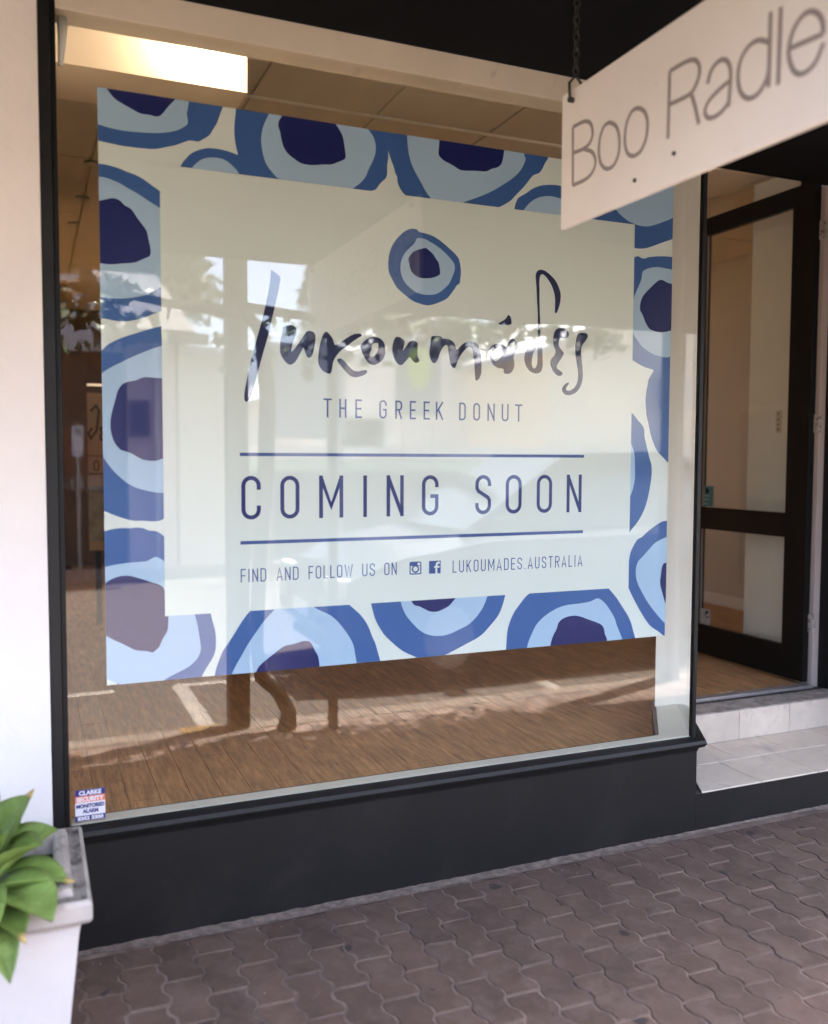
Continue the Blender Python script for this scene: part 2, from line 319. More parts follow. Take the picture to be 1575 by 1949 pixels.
# ------------------------------------------------------------ traced print, in millimetres on the window plane
BORDER = [
    ('O', [(191,2700),(188,2512),(208,2513),(237,2510),(283,2506),(330,2507),(363,2508),(387,2512),(411,2521),(435,2528),(460,2540),(481,2551),(497,2551),(511,2550),(528,2562),(547,2576),(558,2597),(569,2614),(577,2637),(584,2657),(592,2677),(595,2705)], None),
    ('L', [(191,2700),(189,2559),(210,2561),(243,2555),(284,2552),(331,2554),(375,2558),(405,2563),(442,2574),(463,2587),(479,2600),(478,2616),(475,2631),(479,2650),(483,2672),(486,2703)], None),
    ('N', [(225,2685),(235,2673),(259,2643),(285,2631),(311,2620),(331,2611),(349,2610),(364,2611),(376,2608),(391,2610),(403,2622),(418,2644),(441,2670),(455,2692)], None),
    ('O', [(443,2443),(453,2465),(465,2486),(487,2512),(512,2526),(537,2535),(559,2537),(591,2536),(613,2532),(637,2526),(655,2511),(667,2456),(654,2416),(452,2423)], None),
    ('L', [(487,2464),(502,2482),(521,2498),(543,2506),(568,2509),(594,2506),(616,2492),(632,2478),(641,2463),(641,2446),(486,2440)], None),
    ('O', [(633,2699),(629,2652),(625,2618),(625,2585),(630,2552),(637,2526),(638,2459),(767,2407),(1104,2464),(1121,2489),(1129,2499),(1146,2514),(1152,2530),(1151,2559),(1156,2588),(1155,2611),(1168,2668),(1167,2722)], None),
    ('L', [(740,2689),(739,2670),(724,2642),(715,2614),(711,2583),(715,2547),(725,2514),(743,2489),(773,2462),(821,2431),(987,2443),(1024,2464),(1052,2486),(1073,2510),(1082,2536),(1098,2566),(1109,2596),(1109,2624),(1101,2648),(1082,2670),(1059,2692)], None),
    ('N', [(793,2690),(781,2668),(770,2653),(768,2635),(775,2619),(779,2593),(786,2570),(800,2551),(818,2540),(839,2528),(858,2524),(887,2525),(920,2532),(950,2535),(972,2546),(1000,2560),(1000,2578),(995,2609),(991,2633),(980,2652),(965,2670),(950,2689)], None),
    ('O', [(1126,2716),(1155,2611),(1163,2585),(1176,2557),(1182,2534),(1189,2528),(1189,2509),(1197,2490),(1210,2473),(1227,2462),(1227,2432),(1573,2443),(1577,2461),(1605,2475),(1638,2496),(1656,2517),(1680,2540),(1708,2572),(1727,2598),(1755,2608),(1769,2628),(1779,2650),(1791,2664),(1798,2693),(1797,2734)], None),
    ('L', [(1224,2693),(1224,2668),(1228,2625),(1237,2584),(1256,2548),(1278,2516),(1295,2487),(1321,2462),(1330,2436),(1427,2447),(1432,2463),(1481,2483),(1522,2501),(1563,2522),(1609,2552),(1641,2574),(1674,2606),(1690,2634),(1696,2651),(1688,2669),(1678,2698)], None),
    ('N', [(1348,2691),(1347,2656),(1344,2632),(1344,2617),(1364,2602),(1391,2594),(1413,2585),(1429,2577),(1453,2578),(1489,2583),(1535,2585),(1553,2598),(1578,2605),(1594,2618),(1601,2639),(1605,2668),(1607,2708)], None),
    ('O', [(1650,2459),(1654,2484),(1666,2510),(1694,2525),(1727,2550),(1765,2566),(1809,2573),(1841,2574),(1908,2567),(1954,2522),(1971,2444),(1650,2431)], None),
    ('L', [(1685,2461),(1704,2486),(1728,2507),(1756,2522),(1795,2531),(1839,2528),(1879,2518),(1920,2480),(1920,2439),(1686,2427)], None),
    ('O', [(1979,2645),(1937,2550),(1960,2484),(1982,2461),(1976,2420),(2146,2409),(2147,2372),(2185,2376),(2207,2375),(2238,2379),(2269,2390),(2307,2405),(2338,2417),(2368,2428),(2417,2451),(2410,2699)], None),
    ('L', [(2067,2641),(2068,2550),(2093,2514),(2122,2492),(2152,2476),(2183,2467),(2213,2463),(2244,2464),(2278,2473),(2305,2484),(2336,2496),(2352,2503),(2370,2514),(2415,2543),(2411,2684)], None),
    ('N', [(2217,2629),(2233,2600),(2245,2585),(2264,2591),(2286,2631)], None),
    ('O', [(2148,2336),(2182,2339),(2193,2344),(2204,2347),(2220,2340),(2235,2339),(2250,2346),(2281,2352),(2324,2357),(2368,2358),(2419,2360),(2420,1533),(2396,1533),(2366,1541),(2347,1559),(2315,1584),(2297,1613),(2284,1638),(2274,1670),(2267,1699),(2257,1727),(2254,1756),(2251,1787),(2253,1816),(2260,1848),(2263,1870),(2280,1893),(2290,1909),(2268,1913),(2241,1918),(2202,1934),(2184,1944),(2152,1942)], None),
    ('L', [(2421,2306),(2367,2308),(2341,2310),(2302,2313),(2271,2309),(2248,2302),(2223,2289),(2222,2261),(2207,2229),(2190,2197),(2185,2174),(2167,2148),(2161,2060),(2184,2055),(2190,2037),(2208,2019),(2227,1998),(2255,1982),(2286,1969),(2322,1963),(2345,1960),(2365,1964),(2417,1976)], None),
    ('N', [(2422,2249),(2366,2251),(2342,2255),(2327,2262),(2311,2264),(2295,2256),(2272,2236),(2246,2213),(2227,2193),(2216,2167),(2214,2139),(2229,2121),(2241,2094),(2257,2073),(2264,2067),(2292,2059),(2315,2057),(2343,2061),(2369,2069),(2414,2081)], None),
    ('O', [(2148,1741),(2177,1741),(2195,1731),(2214,1710),(2238,1690),(2248,1673),(2249,1644),(2259,1613),(2268,1584),(2276,1558),(2287,1533),(2288,1504),(2287,1479),(2278,1430),(2272,1402),(2258,1359),(2241,1328),(2220,1300),(2195,1276),(2179,1255),(2154,1235),(2148,1501)], None),
    ('L', [(2158,1643),(2178,1628),(2194,1599),(2202,1574),(2204,1549),(2206,1504),(2206,1473),(2198,1438),(2188,1413),(2179,1396),(2151,1382)], None),
    ('O', [(2408,1306),(2364,1307),(2342,1304),(2316,1291),(2286,1274),(2256,1253),(2247,1243),(2226,1238),(2211,1219),(2191,1185),(2185,1149),(2179,1143),(2179,1097),(2180,1051),(2210,999),(2241,951),(2268,913),(2290,887),(2308,873),(2335,858),(2364,836),(2416,805)], None),
    ('L', [(2405,1249),(2365,1241),(2335,1231),(2304,1216),(2279,1192),(2253,1168),(2228,1148),(2218,1123),(2218,1091),(2226,1062),(2243,1033),(2270,992),(2297,958),(2333,920),(2365,889),(2411,853)], None),
    ('N', [(2399,1135),(2366,1137),(2352,1134),(2344,1114),(2342,1089),(2337,1060),(2344,1031),(2356,998),(2366,970),(2404,937)], None),
    ('O', [(1625,797),(1634,839),(1636,873),(1638,907),(1647,940),(1666,978),(1690,1006),(1714,1033),(1731,1045),(1788,1078),(2070,1073),(2095,1041),(2125,1012),(2161,964),(2186,931),(2203,898),(2212,866),(2225,833),(2238,790),(2239,744)], None),
    ('L', [(1717,806),(1723,836),(1729,861),(1745,895),(1765,928),(1794,952),(1829,972),(1869,987),(1910,993),(1961,994),(2008,999),(2040,1013),(2072,992),(2099,959),(2121,926),(2132,894),(2149,861),(2162,833),(2172,796)], None),
    ('N', [(1821,806),(1825,836),(1831,862),(1841,884),(1853,900),(1860,926),(1875,938),(1901,947),(1936,949),(1962,943),(1994,930),(2031,917),(2057,906),(2071,889),(2074,866),(2085,848),(2087,833),(2091,802)], None),
    ('O', [(1088,1085),(1092,1048),(1099,1024),(1105,999),(1117,971),(1143,930),(1172,902),(1202,875),(1232,856),(1273,838),(1315,810),(1353,824),(1380,838),(1419,853),(1470,874),(1510,890),(1537,906),(1565,933),(1589,957),(1605,978),(1617,1006),(1629,1045),(1633,1074)], None),
    ('L', [(1201,1062),(1205,1046),(1213,1020),(1228,991),(1250,966),(1276,939),(1299,924),(1330,913),(1372,910),(1403,916),(1434,928),(1469,940),(1501,963),(1525,990),(1540,1014),(1552,1044),(1560,1067)], None),
    ('N', [(1238,1070),(1244,1048),(1257,1029),(1276,1025),(1295,1015),(1314,1004),(1337,1000),(1352,1001),(1371,1007),(1395,1018),(1410,1034),(1423,1046),(1429,1067)], None),
    ('O', [(540,802),(546,837),(551,861),(563,893),(574,919),(593,944),(612,972),(635,1008),(654,1033),(669,1048),(699,1076),(997,1066),(1011,1047),(1034,1027),(1059,1003),(1084,966),(1097,929),(1110,904),(1118,875),(1129,838),(1135,801)], None),
    ('L', [(596,811),(601,837),(618,870),(638,902),(657,935),(680,967),(707,1003),(730,1028),(749,1046),(773,1068),(867,1066),(883,1046),(915,1028),(943,1015),(968,993),(992,964),(1017,927),(1030,898),(1034,870),(1040,839),(1042,809)], None),
    ('N', [(679,811),(683,839),(694,859),(717,877),(744,895),(764,909),(782,920),(819,924),(847,932),(871,928),(879,914),(887,897),(899,877),(903,857),(904,839),(906,813)], None),
    ('O', [(197,1322),(208,1322),(229,1329),(259,1333),(284,1331),(311,1333),(328,1330),(344,1322),(367,1320),(378,1313),(389,1304),(417,1278),(500,1192),(525,1101),(535,1047),(542,1016),(550,986),(552,955),(550,919),(538,893),(520,867),(502,836),(496,803),(189,816)], None),
    ('L', [(195,1211),(206,1212),(238,1218),(274,1222),(310,1224),(336,1225),(349,1232),(364,1240),(388,1225),(428,1181),(470,1105),(484,1047),(492,1014),(498,974),(503,938),(500,917),(491,900),(474,883),(453,870),(424,858),(401,848),(379,835),(366,816),(255,827),(253,837),(233,846),(209,859),(190,868)], None),
    ('N', [(194,1152),(208,1155),(213,1165),(232,1175),(254,1182),(282,1182),(301,1176),(331,1165),(354,1156),(373,1150),(389,1137),(401,1079),(400,1044),(399,1008),(395,994),(382,974),(371,948),(359,938),(351,931),(334,937),(314,940),(295,944),(276,956),(251,971),(229,983),(208,998),(192,1006)], None),
    ('O', [(189,1867),(208,1878),(227,1899),(253,1915),(281,1928),(317,1941),(349,1953),(387,1966),(435,1980),(467,1867),(462,1423),(388,1354),(361,1351),(325,1354),(296,1354),(270,1362),(238,1374),(209,1388),(182,1400)], None),
    ('L', [(188,1799),(207,1809),(223,1822),(245,1836),(268,1848),(300,1866),(332,1881),(361,1894),(388,1904),(434,1916),(429,1441),(389,1441),(362,1443),(326,1452),(304,1459),(275,1476),(247,1503),(228,1526),(207,1559),(185,1592)], None),
    ('N', [(419,1801),(388,1803),(360,1804),(338,1805),(325,1801),(308,1792),(286,1789),(267,1779),(255,1759),(248,1729),(237,1692),(232,1659),(234,1629),(243,1599),(261,1576),(278,1572),(296,1565),(312,1555),(328,1546),(350,1543),(370,1543),(388,1550),(417,1560)], None),
    ('O', [(199,2445),(209,2444),(231,2444),(253,2441),(275,2436),(291,2430),(316,2425),(341,2414),(366,2398),(388,2385),(420,2362),(416,2024),(387,2011),(367,2003),(347,1993),(315,1981),(279,1973),(251,1974),(227,1978),(208,1980),(191,1983)], None),
    ('L', [(198,2403),(209,2405),(230,2405),(252,2399),(274,2392),(293,2381),(321,2369),(340,2358),(365,2344),(388,2332),(419,2312),(416,2100),(388,2088),(370,2073),(347,2060),(316,2051),(283,2044),(252,2042),(225,2042),(209,2044),(192,2046)], None),
    ('N', [(197,2328),(209,2332),(227,2338),(246,2345),(259,2345),(273,2339),(284,2326),(298,2322),(309,2312),(322,2291),(333,2278),(350,2256),(353,2234),(360,2205),(360,2181),(343,2172),(329,2165),(315,2157),(298,2153),(273,2150),(248,2145),(226,2144),(207,2146),(194,2148)], None),
]
CENTRE = [
    ('O', [(1237,2353),(1251,2354),(1261,2354),(1269,2346),(1278,2344),(1292,2343),(1306,2341),(1325,2336),(1343,2328),(1364,2316),(1389,2298),(1410,2283),(1425,2268),(1430,2251),(1433,2233),(1434,2212),(1431,2195),(1430,2180),(1416,2171),(1409,2158),(1396,2142),(1384,2126),(1369,2116),(1351,2108),(1330,2099),(1307,2093),(1289,2094),(1273,2098),(1256,2101),(1236,2111),(1212,2127),(1190,2143),(1180,2155),(1172,2169),(1160,2188),(1155,2206),(1154,2227),(1157,2257),(1167,2286),(1181,2308),(1195,2324),(1211,2339),(1223,2346)], None),
    ('L', [(1263,2323),(1280,2325),(1298,2322),(1312,2315),(1333,2306),(1356,2293),(1375,2279),(1393,2263),(1407,2249),(1410,2231),(1406,2216),(1396,2192),(1386,2173),(1369,2157),(1350,2142),(1330,2133),(1305,2130),(1283,2130),(1260,2135),(1240,2147),(1220,2162),(1206,2183),(1200,2206),(1200,2231),(1207,2252),(1217,2269),(1235,2287),(1251,2302),(1257,2311),(1259,2319)], None),
    ('N', [(1296,2293),(1304,2288),(1313,2282),(1321,2277),(1329,2267),(1337,2256),(1346,2246),(1349,2231),(1352,2215),(1351,2204),(1340,2198),(1327,2192),(1309,2188),(1288,2186),(1272,2187),(1256,2193),(1242,2204),(1236,2218),(1232,2236),(1229,2249),(1235,2260),(1245,2272),(1260,2281),(1278,2288)], None),
]
WORD = [
    ('l', [(743,2171),(757,2162),(771,2152),(773,2141),(768,2114),(757,2065),(745,2015),(734,1966),(720,1919),(703,1861),(690,1815),(677,1766),(663,1738),(656,1736),(650,1743),(651,1770),(661,1819),(675,1882),(695,1950),(715,2021),(729,2081),(738,2128),(741,2163)], None),
    ('u', [(779,1985),(793,1994),(810,1995),(824,1989),(827,1977),(824,1960),(812,1932),(807,1902),(827,1925),(844,1950),(858,1973),(870,1980),(884,1977),(892,1969),(893,1950),(888,1922),(881,1897),(869,1888),(861,1896),(854,1912),(851,1926),(838,1900),(824,1875),(812,1865),(801,1863),(787,1873),(771,1897),(770,1922),(773,1949),(781,1977)], None),
    ('k', [(931,1981),(939,1975),(954,1958),(960,1934),(981,1947),(1011,1968),(1032,1979),(1053,1981),(1060,1973),(1047,1967),(1025,1952),(1002,1934),(978,1916),(960,1892),(954,1878),(950,1850),(945,1839),(933,1840),(916,1849),(904,1865),(901,1881),(904,1917),(910,1943),(916,1962),(923,1977)], None),
    ('k', [(979,1893),(993,1887),(1010,1867),(1028,1853),(1044,1851),(1062,1856),(1075,1858),(1078,1852),(1074,1844),(1056,1835),(1031,1830),(1013,1836),(993,1855),(975,1876),(968,1886),(972,1891)], None),
    ('o', [(1051,1937),(1064,1954),(1079,1966),(1100,1973),(1122,1970),(1137,1959),(1143,1944),(1144,1924),(1145,1917),(1137,1898),(1122,1883),(1101,1874),(1082,1881),(1067,1900),(1058,1917),(1055,1928)], [(1094,1948),(1117,1953),(1119,1937),(1113,1917),(1102,1905),(1087,1902),(1085,1910),(1094,1930)]),
    ('u', [(1184,1977),(1199,1977),(1218,1965),(1214,1948),(1209,1927),(1222,1945),(1234,1964),(1250,1968),(1266,1962),(1267,1947),(1265,1924),(1268,1907),(1274,1901),(1272,1894),(1261,1889),(1250,1894),(1236,1911),(1225,1899),(1209,1881),(1200,1879),(1187,1886),(1175,1905),(1170,1925),(1171,1948),(1178,1969)], None),
    ('m', [(1320,1987),(1340,1989),(1356,1989),(1362,1980),(1382,1981),(1402,1975),(1413,1961),(1419,1942),(1432,1956),(1448,1970),(1471,1977),(1492,1974),(1509,1963),(1516,1939),(1519,1907),(1519,1865),(1510,1843),(1496,1835),(1493,1849),(1491,1890),(1485,1935),(1478,1958),(1462,1955),(1445,1939),(1429,1917),(1420,1896),(1412,1876),(1399,1883),(1392,1898),(1387,1933),(1384,1955),(1377,1960),(1366,1953),(1353,1931),(1347,1911),(1338,1895),(1327,1891),(1317,1903),(1311,1921),(1312,1941),(1317,1967),(1317,1979)], None),
    ('a', [(1629,2082),(1638,2075),(1642,2057),(1641,2048),(1624,2043),(1609,2045),(1591,2043),(1587,2049),(1603,2057),(1618,2067),(1625,2079)], None),
    ('a', [(1579,1974),(1601,1972),(1622,1962),(1628,1978),(1637,1991),(1646,1998),(1658,1992),(1669,1978),(1668,1965),(1659,1945),(1650,1929),(1655,1913),(1656,1897),(1650,1881),(1638,1867),(1614,1866),(1610,1874),(1612,1884),(1601,1885),(1586,1886),(1568,1896),(1553,1916),(1547,1940),(1552,1956),(1564,1968)], [(1581,1960),(1598,1956),(1608,1944),(1607,1935),(1592,1918),(1577,1908),(1565,1917),(1560,1935),(1567,1951)]),
    ('d', [(1761,2257),(1780,2255),(1802,2243),(1825,2225),(1841,2202),(1852,2173),(1850,2146),(1842,2118),(1833,2100),(1826,2101),(1826,2122),(1827,2155),(1820,2184),(1806,2210),(1786,2233),(1769,2242),(1760,2233),(1757,2209),(1759,2182),(1759,2145),(1761,2104),(1763,2064),(1764,2024),(1773,1973),(1775,1935),(1777,1902),(1769,1878),(1747,1871),(1722,1878),(1703,1899),(1696,1923),(1699,1945),(1708,1961),(1730,1979),(1755,1988),(1753,2009),(1753,2063),(1752,2104),(1748,2144),(1746,2181),(1743,2210),(1740,2234),(1747,2250)], [(1752,1969),(1754,1928),(1751,1901),(1739,1888),(1729,1900),(1729,1922),(1734,1946),(1746,1966)]),
    ('e', [(1843,2047),(1866,2047),(1884,2040),(1890,2028),(1886,2014),(1870,2008),(1852,2011),(1844,1998),(1844,1979),(1857,1966),(1869,1954),(1861,1939),(1848,1922),(1837,1905),(1839,1894),(1859,1884),(1865,1876),(1856,1868),(1840,1868),(1820,1885),(1808,1909),(1811,1928),(1830,1946),(1832,1962),(1823,1978),(1820,1994),(1821,2019),(1829,2038)], None),
    ('s', [(1934,2033),(1954,2036),(1971,2033),(1976,2022),(1964,2005),(1948,1987),(1944,1965),(1948,1932),(1953,1896),(1954,1860),(1944,1829),(1925,1806),(1892,1795),(1873,1799),(1860,1815),(1866,1829),(1879,1841),(1892,1845),(1893,1840),(1882,1827),(1879,1815),(1895,1812),(1918,1826),(1931,1848),(1934,1881),(1926,1917),(1919,1950),(1917,1983),(1922,2011),(1928,2028)], None),
]
SIGN_STROKES = [[(-601,2534),(-605,2364)],[(-601,2534),(-664,2532),(-696,2515),(-707,2483),(-695,2459),(-661,2452),(-605,2458)],[(-661,2452),(-707,2431),(-724,2401),(-713,2374),(-677,2361),(-605,2364)],[(-785,2488),(-821,2465),(-836,2424),(-832,2383),(-808,2359),(-774,2361),(-746,2384),(-735,2422),(-741,2460),(-758,2484),(-785,2488)],[(-915,2482),(-946,2460),(-958,2427),(-952,2388),(-930,2362),(-896,2359),(-868,2377),(-857,2413),(-862,2454),(-885,2482),(-915,2482)],[(-1042,2527),(-1040,2361)],[(-1042,2526),(-1108,2526),(-1139,2517),(-1154,2496),(-1153,2471),(-1130,2441),(-1091,2441),(-1043,2444)],[(-1125,2441),(-1141,2404),(-1155,2359)],[(-1183,2443),(-1192,2469),(-1215,2482),(-1239,2479),(-1256,2460),(-1261,2434),(-1258,2395),(-1255,2364)],[(-1260,2423),(-1218,2414),(-1185,2401),(-1173,2380),(-1186,2361),(-1214,2356),(-1243,2364),(-1259,2379)],[(-1379,2523),(-1378,2363)],[(-1378,2458),(-1345,2479),(-1313,2477),(-1289,2455),(-1282,2422),(-1291,2383),(-1317,2358),(-1349,2358),(-1372,2380),(-1379,2404)],[(-1408,2520),(-1406,2358)],[(-1433,2422),(-1525,2415)],[(-1525,2415),(-1522,2444),(-1503,2470),(-1475,2479),(-1447,2462),(-1433,2428),(-1435,2398),(-1450,2366),(-1475,2353),(-1507,2362),(-1526,2397)]]
# ------------------------------------------------------------ palette
CHAR = mat('charcoal_paint', (0.0080, 0.0075, 0.0073), 0.5, var=0.18, vscale=3, dirt=(0.019, 0.017, 0.0155), dscale=4, dlo=0.52, dhi=0.8, spec=0.35, bump=0.12, bscale=30)
BLACK = mat('black_paint', (0.0045, 0.0045, 0.0047), 0.5, var=0.1, spec=0.3)
SOFF = mat('dark_soffit_paint', (0.0022, 0.0023, 0.0028), 0.9, spec=0.12, var=0.15)
CREAM = mat('cream_paint', (0.62, 0.55, 0.44), 0.5, var=0.05, vscale=5, dirt=(0.34, 0.29, 0.22), dscale=7, dlo=0.58, dhi=0.85, bump=0.05)
WHITEP = mat('white_gloss_paint', (0.74, 0.71, 0.66), 0.35, var=0.03)
RENDER = mat('white_render', (0.78, 0.735, 0.69), 0.75, var=0.045, vscale=2.5, bump=0.55, bscale=28)
INWALL = mat('interior_wall_paint', (0.52, 0.49, 0.45), 0.8, var=0.03)
INLIGHT = mat('pale_wall_paint', (0.85, 0.85, 0.80), 0.8, var=0.03)
CEILM = mat('ceiling_panel', (0.60, 0.54, 0.43), 0.8, var=0.05, vscale=9, stretch=(1, .2, 1))
CEILJ = mat('ceiling_strip', (0.62, 0.56, 0.45), 0.7)
GLASS = glass_mat('window_glass')
GLASS2 = glass_mat('door_glass', (0.975, 0.98, 0.97))
METAL = mat('metal', (0.45, 0.44, 0.42), 0.35, metal=1.0)
DARKMETAL = mat('dark_metal', (0.05, 0.048, 0.045), 0.5, metal=0.6, var=0.3, vscale=40)

# ------------------------------------------------------------ ground
PAV_EDGE = -2.12
bed = struct(MB().box(-14, 22, PAV_EDGE, 0.0, -0.3, -0.0035).build('pavement', mat('jointing_sand', (0.18, 0.13, 0.105), 0.95, var=0.35, vscale=9, bump=0.4, bscale=120, dirt=(0.10, 0.07, 0.06), dscale=3.5, dlo=0.45, dhi=0.6)))
PAVM = mat('brick_paver', (0.090, 0.055, 0.040), 0.85, var=0.28, vscale=9, bump=0.5, bscale=110, dirt=(0.135, 0.094, 0.076), dscale=10, dlo=0.48, dhi=0.75, rnd=0.16, spots=(3.2, 0.085, (0.022, 0.018, 0.017)))
PW, PL = 0.1125, 0.225
def wave(y): return 0.0088*max(-1, min(1, 1.5*math.sin(4*math.pi*y/PL)))
def paver_verts(ph, j=0.0035, bev=0.0035):
    ys = [j]+[PL*q/16 for q in range(1, 16)]+[PL-j]
    def ring(e, z):
        o = []
        yy = [min(max(y, j+e), PL-j-e) for y in ys]
        o += [(wave(y+ph)+j+e, y, z) for y in yy]
        o += [(PW+wave(y+ph)-j-e, y, z) for y in reversed(yy)]
        return [(px, py+0.005*math.sin(2*math.pi*(px-wave(py+ph))/PW)*(1 if py < PL*.05 or py > PL*.95 else 0), pz) for px, py, pz in o]
    a, b, c = ring(0, -0.03), ring(0, -bev), ring(bev, 0)
    n = len(a)
    vs = a+b+c
    fs = [(i, (i+1) % n, (i+1) % n+n, i+n) for i in range(n)] + [(i+n, (i+1) % n+n, (i+1) % n+2*n, i+2*n) for i in range(n)]
    h = n//2
    fs += [(2*n+i, 2*n+i+1, 2*n+n-2-i, 2*n+n-1-i) for i in range(h-1)]
    return vs, fs
def mesh_of(vs, fs, m, name):
    me = bpy.data.meshes.new(name); me.from_pydata(vs, [], fs)
    bm = bmesh.new(); bm.from_mesh(me); bmesh.ops.recalc_face_normals(bm, faces=bm.faces); bm.to_mesh(me); bm.free()
    me.materials.append(m); return me
variants = [mesh_of(*paver_verts(ph), PAVM, 'paver') for ph in (0, PL/2)]
cells = []; halves = []
y_top = -0.042
for i in range(-110, 180):
    ph = 0 if i % 2 == 0 else 1
    for j in range(-1, 11):
        x = i*PW; y = y_top-(j+1)*PL-(PL/2 if ph else 0)+PL/2
        if y < PAV_EDGE+0.01: continue
        if y+PL > y_top+0.001:
            halves.append((x, y, ph)); continue
        fw = 0.39*x+0.919*(y+2.937); lat = 0.92*x-0.39*(y+2.937)
        vis = fw > 0.4 and abs(lat/fw) < 0.50 and (1.55/fw) < 0.66
        cells.append((0 if vis else 1, fw if vis else abs(x-1.5)+9, x, y, ph))
cells.sort()
field = MB()
for k, (v, d, x, y, ph) in enumerate(cells):
    dz = random.uniform(-0.0018, 0.0012)
    if k < 300:
        o = link('paver', variants[ph], bed); o.location = (x, y+0.0, dz)
        o.rotation_euler = (random.uniform(-.006, .006), random.uniform(-.008, .008), random.uniform(-.006, .006))
    else:
        vs, fs = paver_verts(0 if ph == 0 else PL/2)
        field.add([(p[0]+x, p[1]+y, p[2]+dz) for p in vs], fs)
for x, y, ph in halves:            # cut pavers along the wall
    if x < 0 or x > 5: continue
    vs, fs = paver_verts(0 if ph == 0 else PL/2)
    lim = y_top-y-0.003; n = len(vs)
    vs = [(p[0], min(p[1], lim-(0.002 if p[2] == 0 else 0)), p[2]) for p in vs]
    o = link('cut_paver', mesh_of(vs, fs, PAVM, 'cut_paver'), bed); o.location = (x, y, -0.0005)
fo = field.build('paver_field', PAVM, bed); fo['kind'] = 'stuff'

# grit and dust swept against the wall, a few cigarette-sized bits lying about
gr = MB(); rg = random.Random(3); xs = [i*0.02 for i in range(0, 200)]
wv = 0.02
for i, x in enumerate(xs):
    wv = min(0.045, max(0.006, wv+rg.uniform(-.007, .007)))
    gr.v += [(x, -0.0005, 0.006+rg.uniform(0, .004)), (x, -wv*.5, 0.0035), (x, -wv, 0.0006)]
    if i: a = 3*i; gr.f += [(a-3, a, a+1, a-2), (a-2, a+1, a+2, a-1)]
for _ in range(260):
    x = rg.uniform(0, 3.9); y = -abs(rg.gauss(0, .05))-0.008 if rg.random() < .75 else rg.uniform(-1.4, -.02); s = rg.uniform(.0015, .004)
    k = len(gr.v); gr.v += [(x-s, y-s, .002), (x+s*1.3, y-s*.6, .002), (x+s*.4, y+s*1.2, .002), (x, y, .002+s)]
    gr.f += [(k, k+1, k+3), (k+1, k+2, k+3), (k+2, k, k+3)]
go = gr.build('grit', mat('swept_grit', (0.15, 0.115, 0.095), 0.95, var=0.5, vscale=30, bump=0.6, bscale=200), bed); go['kind'] = 'stuff'
KERBM = mat('concrete_kerb', (0.14, 0.108, 0.085), 0.85, var=0.2, vscale=12, bump=0.3)
kb = struct(MB().box(-14, 22, PAV_EDGE-0.155, PAV_EDGE-0.002, -0.3, -0.03).build('kerb', KERBM))
kme = mesh_of(*(lambda b: (b.v, b.f))(MB().box(0.004, 0.896, 0, 0.15, -0.029, 0.002, 0.008)), KERBM, 'kerb_stone')
for i in range(-8, 16):
    o = link('kerb_stone', kme, kb); o.location = (i*0.9+0.12, PAV_EDGE-0.152, 0)
YEL = mat('worn_yellow_paint', (0.20, 0.11, 0.035), 0.8, var=0.4, vscale=20)
struct(MB().box(0.76, 0.98, PAV_EDGE-0.154, PAV_EDGE-0.02, 0.0024, 0.006).build('kerb_marking', YEL))
ROADM = mat('road_surface', (0.060, 0.047, 0.038), 0.9, var=0.35, vscale=7, bump=0.6, bscale=50, dirt=(0.06, 0.048, 0.04), dscale=1.3, dlo=0.5, dhi=0.8)
road = struct(MB().box(-60, 80, -10.0, PAV_EDGE-0.15, -0.4, -0.12).build('road', ROADM))
ground = struct(MB().box(-150, 150, -200, -9.98, -0.5, 0.0).build('ground', mat('earth', (0.16, 0.13, 0.1), 0.95, var=0.3, vscale=1)))
LINEM = mat('worn_white_paint', (0.24, 0.21, 0.18), 0.8, var=0.2, vscale=30, dirt=(0.12, 0.10, 0.08), dscale=26, dlo=0.50, dhi=0.62)
for k, x in enumerate((-1.6, 0.93, 3.46, 5.99)):
    m = MB()
    ys = [PAV_EDGE-0.17-i*0.0166 for i in range(0, 90)]
    l = [(x+random.uniform(-.012, .012), y) for y in ys]; r = [(x+0.11+random.uniform(-.012, .012), y) for y in ys]
    m.add([(p[0], p[1], -0.116) for p in l+r], [(i, i+1, i+91, i+90) for i in range(89)])
    struct(m.build('parking_line', LINEM))
for k, x in enumerate((-1.57, 0.96, 3.49)):
    m = MB(); xs = [x+i*0.028 for i in range(76 if k != 1 else 90)]; n = len(xs)
    m.add([(q, -3.80+random.uniform(-.010, .010), -0.115) for q in xs]+[(q, -3.71+random.uniform(-.010, .010), -0.115) for q in xs], [(i, i+1, i+n+1, i+n) for i in range(n-1)])
    struct(m.build('bay_line', LINEM))
# footpath and kerb across the road
struct(MB().box(-60, 80, -12.4, -9.97, -0.3, 0.03).build('far_pavement', mat('far_paving', (0.27, 0.22, 0.19), 0.9, var=0.15, vscale=6)))

